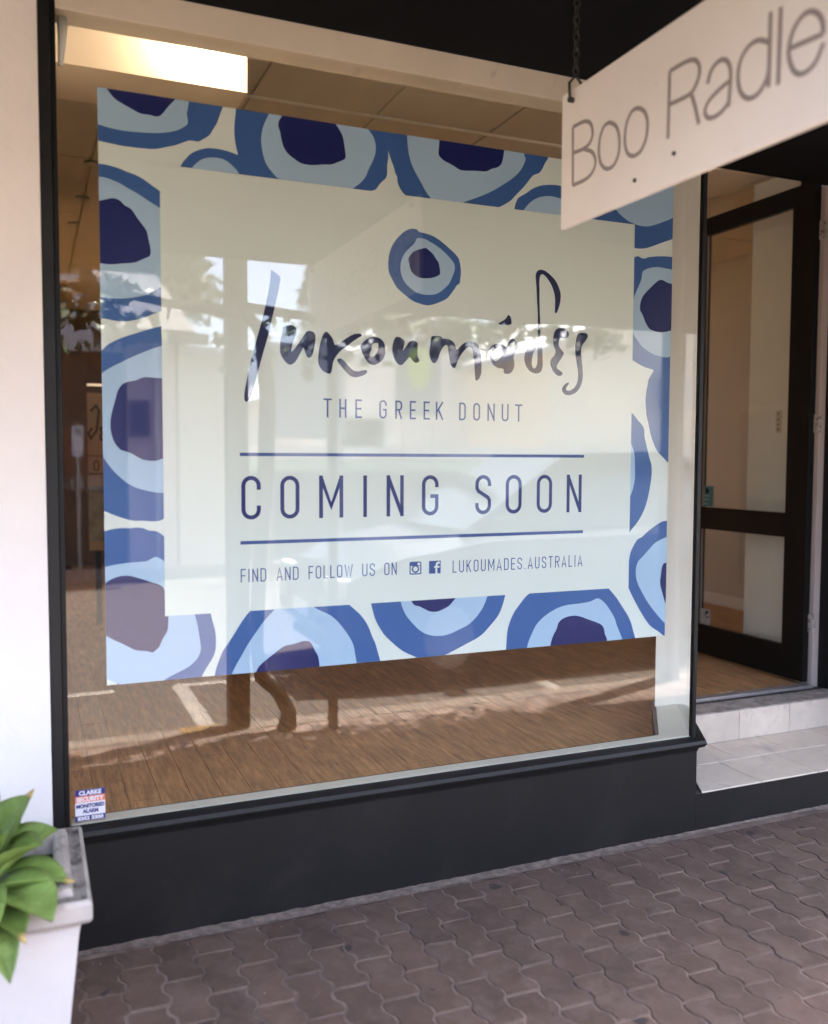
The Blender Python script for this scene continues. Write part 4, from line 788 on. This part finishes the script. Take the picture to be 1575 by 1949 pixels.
b = MB(); sqring(b, [(0.2113, 0.445), (0.205, 0.462), (0.196, 0.465), (0.178, 0.462), (0.172, 0.452), (0.170, 0.39)])
b.build('rim_lip', RIM, pt, bevel=0.002)
MB().box(-0.17, 0.17, -0.17, 0.17, 0.35, 0.405).build('soil', mat('potting_soil', (0.03, 0.02, 0.015), 0.95, bump=1.0, bscale=90), pt)
LEAF = mat('agave_leaf', (0.155, 0.230, 0.050), 0.42, var=0.18, vscale=9, dirt=(0.26, 0.36, 0.10), dscale=7, dlo=0.45, dhi=0.7, rnd=0.32, spec=0.35)
TIP = mat('dry_leaf_tip', (0.42, 0.30, 0.10), 0.7)
ag = thing('agave_plant', 'rosette of broad bright green pointed leaves growing in the white planter', 'plant', (-0.16, -0.40, 0.40))
AB = Vector((-0.15, -0.47, 0.43))
def leaf(tip, wd, arch, tipdry=False, base=(0, 0, 0), roll=0.0):
    T = Vector(tip)-AB; B = Vector(base); mid = (B+T)/2+Vector((0, 0, arch))
    N, M = 16, 4; vs = []; fs = []; K = 2*M+1; mids = []
    for i in range(N+1):
        t = i/N
        c = B*(1-t)**2+mid*2*t*(1-t)+T*t*t
        d = ((mid-B)*(1-t)+(T-mid)*t).normalized()
        s = d.cross(Vector((0, 0, 1))).normalized(); nn = s.cross(d)
        wp = 1.5*wd*(0.50+0.50*math.sin(min(1, t/0.5)*math.pi/2)) if t < 0.5 else 1.5*wd*max(0.0, 1-((t-0.5)/0.5)**2.6)
        mids.append(c)
        for j in range(-M, M+1):
            u = j/M
            vs.append(tuple(c + s*(u*wp*0.5) + nn*(0.26*wp*u*u + roll*wp*u*0.5 + 0.0018*math.sin(7*t+4*u+wd*90))))
    fs = [(i*K+j, i*K+j+1, (i+1)*K+j+1, (i+1)*K+j) for i in range(N) for j in range(K-1)]
    off = len(vs)
    for i in range(N+1):
        t = i/N
        for j in range(K):
            v = vs[i*K+j]; th = 0.008*(1-t)+0.0012; e = 0.2 if j in (0, K-1) else 1.0
            vs.append((v[0], v[1], v[2]-th*e))
    fs += [(off+(i+1)*K+j, off+(i+1)*K+j+1, off+i*K+j+1, off+i*K+j) for i in range(N) for j in range(K-1)]
    for i in range(N):
        for j in (0, K-1): fs.append((i*K+j, (i+1)*K+j, off+(i+1)*K+j, off+i*K+j))
    o = MB().add(vs, fs).build('leaf', LEAF, ag, smooth=True)
    if tipdry:
        dd = (mids[-1]-mids[-3]).normalized()
        MB().tube([mids[-1]-dd*0.012, mids[-1]+dd*0.002, mids[-1]+dd*0.016], [0.010, 0.006, 0.001], 8).build('dry_tip', TIP, o, smooth=True)
    return o
ag.location = AB
for l in [((-0.015, -0.36, 0.655), .085, .05, True), ((0.050, -0.43, 0.575), .105, .05, False), ((0.012, -0.55, 0.590), .100, .03, False, (0, 0, .03)),
          ((0.072, -0.53, 0.475), .095, .05, True), ((0.030, -0.66, 0.440), .105, .08, False), ((-0.035, -0.69, 0.425), .07, .06, True),
          ((-0.065, -0.71, 0.335), .066, .12, False), ((-0.14, -0.76, 0.42), .10, .10, False), ((-0.26, -0.70, 0.46), .10, .08, False),
          ((-0.38, -0.60, 0.50), .10, .07, False), ((-0.40, -0.42, 0.55), .10, .06, False), ((-0.32, -0.26, 0.60), .10, .06, False),
          ((-0.18, -0.22, 0.64), .10, .05, False), ((-0.06, -0.26, 0.60), .09, .05, False), ((-0.10, -0.40, 0.72), .085, .02, False, (0, 0, .03)),
          ((-0.13, -0.60, 0.66), .085, .03, False, (0, 0, .03)), ((-0.24, -0.50, 0.69), .085, .03, False, (0, 0, .03)), ((-0.16, -0.46, 0.76), .06, .0, False, (0, 0, .03)),
          ((-0.08, -0.56, 0.63), .09, .02, False, (0, 0, .02))]:
    leaf(*l)

# ------------------------------------------------------------ grape vine along the verandah edge
vn = thing('grape_vine', 'leafy grape vine trained along the verandah edge beside a kerbside post', 'vine', (1.33, -2.05, 0))
VN = Vector((1.33, -2.05, 0))
BARK = mat('vine_bark', (0.055, 0.04, 0.03), 0.9, var=0.3, vscale=20, bump=0.8, bscale=30)
VLEAF = mat('vine_leaf', (0.07, 0.11, 0.025), 0.5, var=0.2, vscale=12, rnd=0.35)
def rel(pts, o): return [Vector(p)-o for p in pts]
MB().tube(rel([(1.33, -2.05, -0.02), (1.345, -2.05, 0.10), (1.29, -2.05, 0.22), (1.19, -2.05, 0.31), (1.155, -2.03, 0.5), (1.16, -1.97, 0.95), (1.20, -1.97, 1.5), (1.22, -2.0, 1.9), (1.2, -2.05, 2.25), (1.1, -2.1, 2.4)], VN),
          [.06, .045, .045, .042, .04, .038, .045, .045, .04, .03], 10).build('trunk', BARK, vn, smooth=True)
for s_ in (-1, 1):
    pts = [(1.1+s_*i*0.42, -2.1+random.uniform(-.04, .04), 2.4+random.uniform(-.05, .06)) for i in range(7)]
    MB().tube(rel(pts, VN), [.03, .024, .02, .018, .014, .01, .006], 8).build('cane', BARK, vn, smooth=True)
def leaf_cloud(spots, size, seed, lobes=True):
    rr = random.Random(seed); mb = MB()
    out = [(0, 0), (.5, -.08), (.42, .3), (.75, .45), (.4, .62), (.22, .7), (0, 1.05), (-.22, .7), (-.4, .62), (-.75, .45), (-.42, .3), (-.5, -.08)] if lobes else [(0, 0), (.3, .4), (0, 1), (-.3, .4)]
    for (x, y, z) in spots:
        s = size*rr.uniform(.6, 1.2)
        a = Vector((rr.gauss(0, 1), rr.gauss(0, 1), rr.gauss(0, 1))).normalized()
        b = a.cross(Vector((rr.gauss(0, 1), rr.gauss(0, 1), rr.gauss(0, 1)))).normalized(); c = a.cross(b)
        vs = [Vector((x, y, z)) + b*(u*s) + a*(v*s) + c*(abs(u)*s*0.25) for u, v in out]
        n = len(vs)
        if lobes:
            ctr = Vector((x, y, z)) + a*(.35*s)
            mb.add(vs+[ctr], [(i, (i+1) % n, n) for i in range(n)])
        else: mb.add(vs, [(0, 1, 2, 3)])
    return mb
sp = []
rr = random.Random(5)
for i in range(1300):
    x = rr.uniform(-2.2, 3.7); cl = 0.5+0.5*math.sin(x*3.1+1.2)+0.3*math.sin(x*7.7)
    if 0.62 < x < 1.0 and rr.random() < 0.3: continue
    if x > 1.62: lo, hi = 2.36-0.20*cl*rr.random(), 2.40
    elif x > 0.62:
        if rr.random() < 0.35: continue
        lo, hi = 2.14-0.2*cl, 2.36+0.06*cl
    else: lo, hi = 2.20+0.05*(1-cl), 2.52
    z = rr.uniform(lo-0.05, hi)
    if rr.random() > 0.45+0.55*cl: continue
    y = -2.16+rr.gauss(0, .07)
    fw = .39*x+.919*(y+2.937)-.058*(z-1.55)          # keep the view from the kerb clear of low sprigs
    if fw > .2 and (.92*x-.39*(y+2.937))/fw < .55 and (z-1.55)/fw < .72: continue
    sp.append((x-VN.x, y-VN.y, z))
lc = leaf_cloud(sp, 0.075, 3).build('foliage', VLEAF, vn, recalc=False); lc['kind'] = 'stuff'
# ------------------------------------------------------------ the street behind the camera, seen mirrored in the glass
# parking sign on its pole across the road
ps = thing('parking_sign', 'small white parking time sign on a grey pole across the road', 'sign', (0.60, -10.05, -0.12))
MB().tube([(0, 0, 0), (0, 0, 2.15)], 0.03, 10).build('pole', METAL, ps)
MB().box(-0.07, 0.07, 0.032, 0.036, 1.70, 2.10, 0.0).build('plate', mat('sign_plate', (0.72, 0.72, 0.72), 0.5), ps)
GRN = mat('sign_green', (0.03, 0.12, 0.06), 0.5)
font_text('3P', 0.14, (0, 0.039, 1.97), (-1, 0, 0), (0, 0, 1), GRN, ps, 0.10, 0.002)
font_text('9-5', 0.05, (0, 0.039, 1.88), (-1, 0, 0), (0, 0, 1), GRN, ps, 0.07)
MB().box(-0.05, 0.05, 0.0365, 0.039, 1.745, 1.76).build('arrow', GRN, ps)

# far buildings
def house(name, label, cat, x0, x1, y, zt, wall, roof=None, gable=False, depth=6.0, eave=0.35, rise=1.2):
    cx = (x0+x1)/2; b = thing(name, label, cat, (cx, y, 0)); h = (x1-x0)/2
    if gable:
        MB().prism([(-h, 0), (h, 0), (h, zt), (0, zt+rise), (-h, zt)], -depth, 0, 'y').build('wall', wall, b)
        for s_ in (-1, 1):
            MB().prism([(0, zt+rise+.01), (0, zt+rise+.12), (s_*(h+eave), zt-rise*eave/h+.12), (s_*(h+eave), zt-rise*eave/h+.01)], -depth-.2, .35, 'y').build('roof', roof, b)
    else:
        MB().box(-h, h, -depth, 0, 0, zt).build('wall', wall, b)
        if roof: MB().prism([(0.5, zt+.002), (0.5, zt+.12), (-depth/2, zt+rise), (-depth-.3, zt+.12), (-depth-.3, zt+.002)], -h-.2, h+.2, 'x').build('roof', roof, b)
    return b
def win(b, x, z, w_, h_, frame=WHITEP):
    f = MB().box(x-w_/2-.05, x+w_/2+.05, 0.003, 0.05, z-.05, z+h_+.05).build('window', frame, b)
    MB().box(x-w_/2, x+w_/2, 0.051, 0.056, z, z+h_).build('pane', mat('dark_pane', (0.03, 0.035, 0.04), 0.1), f)
DTIM = mat('dark_timber', (0.045, 0.036, 0.030), 0.8, var=0.3, vscale=3, stretch=(6, 6, .3))
WHW = mat('white_wall', (0.80, 0.77, 0.74), 0.8, var=0.04)  # even white wall colour with slight random tone
PINK = mat('pink_wall', (0.60, 0.46, 0.42), 0.8, var=0.04)
CRW = mat('cream_wall', (0.80, 0.72, 0.58), 0.8, var=0.04)
IRON = mat('roof_iron', (0.50, 0.50, 0.50), 0.5, var=0.05)
DROOF = mat('dark_roof', (0.07, 0.06, 0.06), 0.7)
b = house('timber_shop', 'dark timber shop across the road under a white parapet', 'shop', -4.0, 1.21, -10.2, 3.0, DTIM, None, depth=6)
for i in range(26): MB().box(-2.57+i*0.198, -2.57+i*0.198+0.012, 0.001, 0.02, 0.1, 2.95).build('cover_strip', DTIM, b)
MB().box(-2.60, 2.60, 0.0, 0.12, 3.001, 4.0).build('parapet', mat('parapet_paint', (0.55, 0.53, 0.54), 0.8, var=0.12, vscale=2, stretch=(3, 3, .3)), b)
MB().box(0.9, 2.5, 0.002, 0.02, 1.35, 1.95).build('window_sign', mat('dark_red_sign', (0.10, 0.03, 0.025), 0.6), b)
font_text('50-60', 0.26, (1.8, 0.024, 1.12), (-1, 0, 0), (0, 0, 1), mat('sign_grey_text', (0.30, 0.28, 0.27), 0.6), b, 1.0, 0.004)
b = house('pink_house', 'pink rendered house with dark eaves and a white downpipe across the road', 'house', 1.25, 1.90, -10.05, 3.15, PINK, DROOF, depth=7, rise=1.6)
MB().box(-.33, .7, 0.36, 0.50, 3.10, 3.24).build('gutter', DROOF, b)
MB().tube([(0.03, 0.45, 3.2), (0.0, 0.30, 2.9), (0.05, 0.06, 2.6), (0.05, 0.06, 0.0)], 0.03, 8).build('downpipe', WHITEP, b)
win(b, -0.18, 1.9, 0.18, 0.4, DROOF)
b = house('cream_shed', 'low cream garage wall beside the pink house across the road', 'shed', 1.94, 2.80, -10.1, 3.0, CRW, None, depth=4)
MB().box(-0.43, 0.43, -4.0, 0.12, 3.001, 3.12).build('roof', IRON, b)
b = house('white_house', 'white gabled house with a pale roof across the road', 'house', 5.4, 10.0, -15.0, 3.1, WHW, IRON, gable=True, depth=9, rise=1.5)
win(b, -1.3, 1.2, 1.0, 1.2)
b = house('cream_house', 'cream gabled house with box air conditioners on its street wall', 'house', 8.9, 16.0, -11.6, 3.6, CRW, IRON, gable=True, depth=9, rise=1.5)
for x in (0.1, 1.0):
    MB().box(x-1.2, x-0.6, 0.01, 0.35, 2.55, 3.15, 0.02).build('air_conditioner', mat('aircon', (0.50, 0.50, 0.48), 0.5), b)
MB().tube([(-0.2, 0.06, 3.5), (-0.2, 0.06, 0)], 0.04, 8).build('downpipe', WHITEP, b)
win(b, 2.2, 1.3, 1.2, 1.2)
lw = thing('boundary_wall', 'long low dark boundary wall with a green stripe and white coping across the road', 'wall', (8, -10.5, 0))
MB().box(-5.1, 9, -0.1, 0.1, 0, 1.55).build('wall', mat('grey_wall', (0.09, 0.095, 0.09), 0.8, var=0.05), lw)
MB().box(-5.1, 9, 0.1005, 0.12, 1.36, 1.54).build('green_band', mat('pale_green', (0.45, 0.62, 0.48), 0.6), lw)
MB().box(-5.15, 9.05, -0.16, 0.16, 1.551, 1.75).build('coping', WHW, lw)
# yellow-green oval sign on a grey board
ov = thing('oval_sign', 'yellow-green oval sign on a tall grey board by the far footpath', 'sign', (5.55, -10.0, 0.03))
for x in (-0.25, 0.25): MB().tube([(x, 0, 0), (x, 0, 3.3)], 0.03, 8).build('post', METAL, ov)
MB().box(-0.38, 0.38, 0.031, 0.05, 2.2, 3.35).build('board', mat('grey_board', (0.30, 0.30, 0.29), 0.6), ov)
MB().prism(arc(0, 2.95, .19, .36, 0, 345, 23), 0.0505, 0.06, 'y').build('oval', mat('lime_sign', (0.55, 0.68, 0.08), 0.5), ov)
# information board with small text, mirrored in the glass
ib = thing('notice_board', 'tall pale notice board printed with lines of small text', 'notice board', (3.55, -9.2, -0.12))
MB().box(-0.55, 0.55, 0, 0.04, 1.95, 3.25).build('board', mat('notice_paper', (0.42, 0.44, 0.43), 0.6), ib)
for x in (-.5, .5): MB().box(x-.03, x+.03, -.06, -.001, 0, 3.2).build('leg', METAL, ib)

def tree(label, x, y, h, rad, trunk, n, seed, size=0.16, cypress=False, name='street_tree'):
    t = thing(name, label, 'tree', (x, y, 0)); rr = random.Random(seed)
    MB().tube([(0, 0, -0.1), (0.05, 0.03, h*.3), (-0.05, 0, h*.55), (0, 0.05, h*.8)], [trunk, trunk*.8, trunk*.6, trunk*.3], 10).build('trunk', BARK, t, smooth=True)
    sp = []
    if cypress:
        for _ in range(n):
            u = rr.random()**.8; z = h*(0.12+0.88*u); r = rad*(1-u)**.6*rr.random()**.4
            a = rr.uniform(0, 6.28); sp.append((r*math.cos(a), r*math.sin(a), z))
    else:
        cl = [(rr.gauss(0, rad*.45), rr.gauss(0, rad*.45), h*.68+rr.gauss(0, rad*.35), rad*rr.uniform(.28, .5)) for _ in range(14)]
        for cx, cy, cz, r in cl[:7]:
            MB().tube([(0, 0, h*.4), (cx*.5, cy*.5, (h*.4+cz)/2), (cx, cy, cz)], [trunk*.4, trunk*.25, trunk*.08], 6).build('limb', BARK, t, smooth=True)
        for _ in range(n):
            cx, cy, cz, r = rr.choice(cl); d = Vector((rr.gauss(0, 1), rr.gauss(0, 1), rr.gauss(0, 1))).normalized()*r*rr.random()**.4
            sp.append((cx+d.x, cy+d.y, cz+d.z))
    c = leaf_cloud(sp, size, seed+1, lobes=False).build('crown', mat('tree_leaf', (0.05, 0.075, 0.028), 0.6, rnd=0.35), t, recalc=False)
    c['kind'] = 'stuff'
tree('slim dark cypress rising beside the white gabled house', 6.3, -17.5, 8.2, 0.75, 0.12, 2500, 1, 0.2, True, 'cypress_tree')
tree('broad dark tree left of the cypress, behind the pink house', 2.1, -16.5, 8.2, 1.7, 0.2, 5500, 7, 0.26)
tree('wide crowned tree between the two gabled houses', 10.5, -21.5, 7.2, 3.2, 0.25, 4500, 9, 0.26)
tree('leafy tree over the far footpath near the timber shop', -1.6, -9.6, 5.6, 1.6, 0.15, 3000, 13, 0.2)
tree('tall tree far along the road behind the cream house', 20.0, -22.0, 8.5, 3.6, 0.3, 4500, 17, 0.28)

# nose-in parked cars
def car(label, x, y, paint, group):
    t = thing('parked_car', label, 'car', (x, y, -0.12), group)
    TY = mat('tyre', (0.015, 0.015, 0.015), 0.8); CG = mat('car_glass', (0.02, 0.025, 0.03), 0.05, spec=0.8)
    # side profile (y forward towards the kerb, z up), lofted with narrowing width
    pr = [(-4.3, .35, .55, .80), (-4.25, .30, .95, .86), (-4.0, .22, 1.02, .89), (-3.2, .20, 1.0, .90), (-2.0, .20, .98, .90), (-1.2, .20, .97, .90), (-0.5, .22, .88, .87), (-0.12, .26, .74, .80), (0.0, .34, .60, .70)]
    vs = []; K = 10
    for (yy, zb, ztp, hw) in pr:
        sec = [(-hw*.9, zb), (-hw, zb+.12), (-hw, ztp-.22), (-hw*.95, ztp-.06), (-hw*.72, ztp), (hw*.72, ztp), (hw*.95, ztp-.06), (hw, ztp-.22), (hw, zb+.12), (hw*.9, zb)]
        vs += [(a, yy, z) for a, z in sec]
    n = len(pr); fs = [(i*K+k, i*K+(k+1) % K, (i+1)*K+(k+1) % K, (i+1)*K+k) for i in range(n-1) for k in range(K)]+[tuple(range(K-1, -1, -1)), tuple((n-1)*K+k for k in range(K))]
    body = MB().add(vs, fs).build('body', paint, t, smooth=False)
    gh = [(-4.15, .98, .72), (-3.55, 1.42, .60), (-2.9, 1.49, .60), (-2.0, 1.47, .60), (-1.05, .98, .74)]
    vs = []
    for yy, z, hw in gh: vs += [(-hw, yy, z), (hw, yy, z)]
    base = [(-.76, -4.15, .96), (.76, -4.15, .96), (.76, -1.05, .95), (-.76, -1.05, .95)]
    lft = [0, 2, 4, 6, 8]; m = MB()
    m.add(vs, [(i, i+1, i+3, i+2) for i in (0, 2, 4, 6)] + [(0, 2, 4, 6, 8), (9, 7, 5, 3, 1)])
    m.build('cabin_glass', CG, t)
    m = MB()
    m.add([(-.61, -3.56, 1.43), (.61, -3.56, 1.43), (.61, -2.9, 1.505), (-.61, -2.9, 1.505), (.61, -2.0, 1.485), (-.61, -2.0, 1.485),
           (-.61, -3.56, 1.38), (.61, -3.56, 1.38), (.61, -2.9, 1.45), (-.61, -2.9, 1.45), (.61, -2.0, 1.43), (-.61, -2.0, 1.43)],
          [(0, 1, 2, 3), (3, 2, 4, 5), (6, 9, 8, 7), (9, 11, 10, 8), (0, 3, 9, 6), (3, 5, 11, 9), (1, 7, 8, 2), (2, 8, 10, 4), (0, 6, 7, 1), (5, 4, 10, 11)]).build('roof', paint, t)
    for s_ in (-1, 1):
        for yy in (-0.85, -3.5):
            wv = MB().cyl((s_*.70-(.0 if s_ > 0 else 0.2), yy, .32), .32, .2, 'x', 24).build('wheel', TY, t, smooth=False)
            MB().cyl((s_*.70+(.2 if s_ > 0 else -.21), yy, .32), .20, .012, 'x', 18).build('rim', METAL, wv)
        MB().box(s_*.62-.14, s_*.62+.14, -.16, -.02, .58, .70, .02).build('headlight', mat('headlight_lens', (0.6, 0.62, 0.62), 0.1), t)
        MB().box(s_*.93-.06, s_*.93+.06, -1.35, -1.2, .95, 1.07, .02).build('mirror', paint, t)
    MB().box(-.42, .42, -.02, .012, .38, .55, .005).build('grille', BLACK, t)
    MB().box(-.20, .20, .013, .02, .40, .50).build('number_plate', WHW, t)
    MB().box(-.80, .80, -4.0, -.15, .16, .22).build('underbody', BLACK, t)
    return t
c1 = car('tall dark blue hatchback parked along the kerb, the one nearest the window', 1.95, -3.88, mat('dark_car_paint', (0.018, 0.022, 0.035), 0.25, coat=0.6), 'cars parked along the kerb')
c1.rotation_euler = (0, 0, R(90)); c1.scale = (1, 1, 1.16)
c2 = car('silver hatchback parked along the kerb, beyond the dark blue one', 7.2, -3.92, mat('silver_car_paint', (0.34, 0.35, 0.36), 0.3, coat=0.5, metal=0.3), 'cars parked along the kerb')
c2.rotation_euler = (0, 0, R(90))

# warm framed panel standing inside, seen in the gap left of the poster
ip = thing('display_board', 'cream display board with curly brown letters standing inside, left of the poster', 'display board', (0.85, 4.0, FLZ))
IPM = mat('display_cream', (0.62, 0.47, 0.30), 0.6, var=0.05)
MB().box(-0.46, 0.46, 0, 0.03, 0.55, 1.69).build('panel', IPM, ip)
MB().box(-0.46, 0.46, -0.004, -0.001, 0.62, 1.02).build('lower_print', mat('display_grey', (0.42, 0.42, 0.34), 0.6, var=0.5, vscale=8), ip)
for x in (-.4, .4): MB().box(x-.02, x+.02, 0.0, 0.03, 0, 0.549).build('leg', BLACK, ip)
BR = mat('display_ink', (0.10, 0.06, 0.04), 0.6)
m = MB()
for pts in ([(-.44, 1.56), (-.40, 1.60), (-.38, 1.56), (-.40, 1.42), (-.44, 1.36), (-.455, 1.40), (-.43, 1.44)], [(-.335, 1.45), (-.37, 1.44), (-.365, 1.41), (-.345, 1.405), (-.37, 1.39), (-.37, 1.355), (-.335, 1.35)],
            [(-.265, 1.45), (-.30, 1.44), (-.305, 1.405), (-.27, 1.38), (-.265, 1.33), (-.295, 1.30)]):
    ribbon(m, pts, 0.014, lambda p: (p[0], -0.005, p[1]))
m.build('lettering', BR, ip, recalc=False)
letters(ip, BR, lambda p, j=0.0: (p[0], -0.005-j, p[1]), 1.13, 0.075, 0.009, placed=[('O', -.425, -.385), ('N', -.33, -.285)])
for z in (1.105, 1.235): MB().box(-.46, -.2, -.006, -.001, z, z+.007).build('rule_line', BR, ip)
tl = thing('strip_light', 'thin warm strip light glowing above the display board inside', 'light', (0.85, 3.96, 2.07))
MB().box(-0.46, 0.46, 0, 0.03, 0, 0.014).build('tube', emit_mat('strip_glow', (1.0, 0.72, 0.45), 0.05), tl)
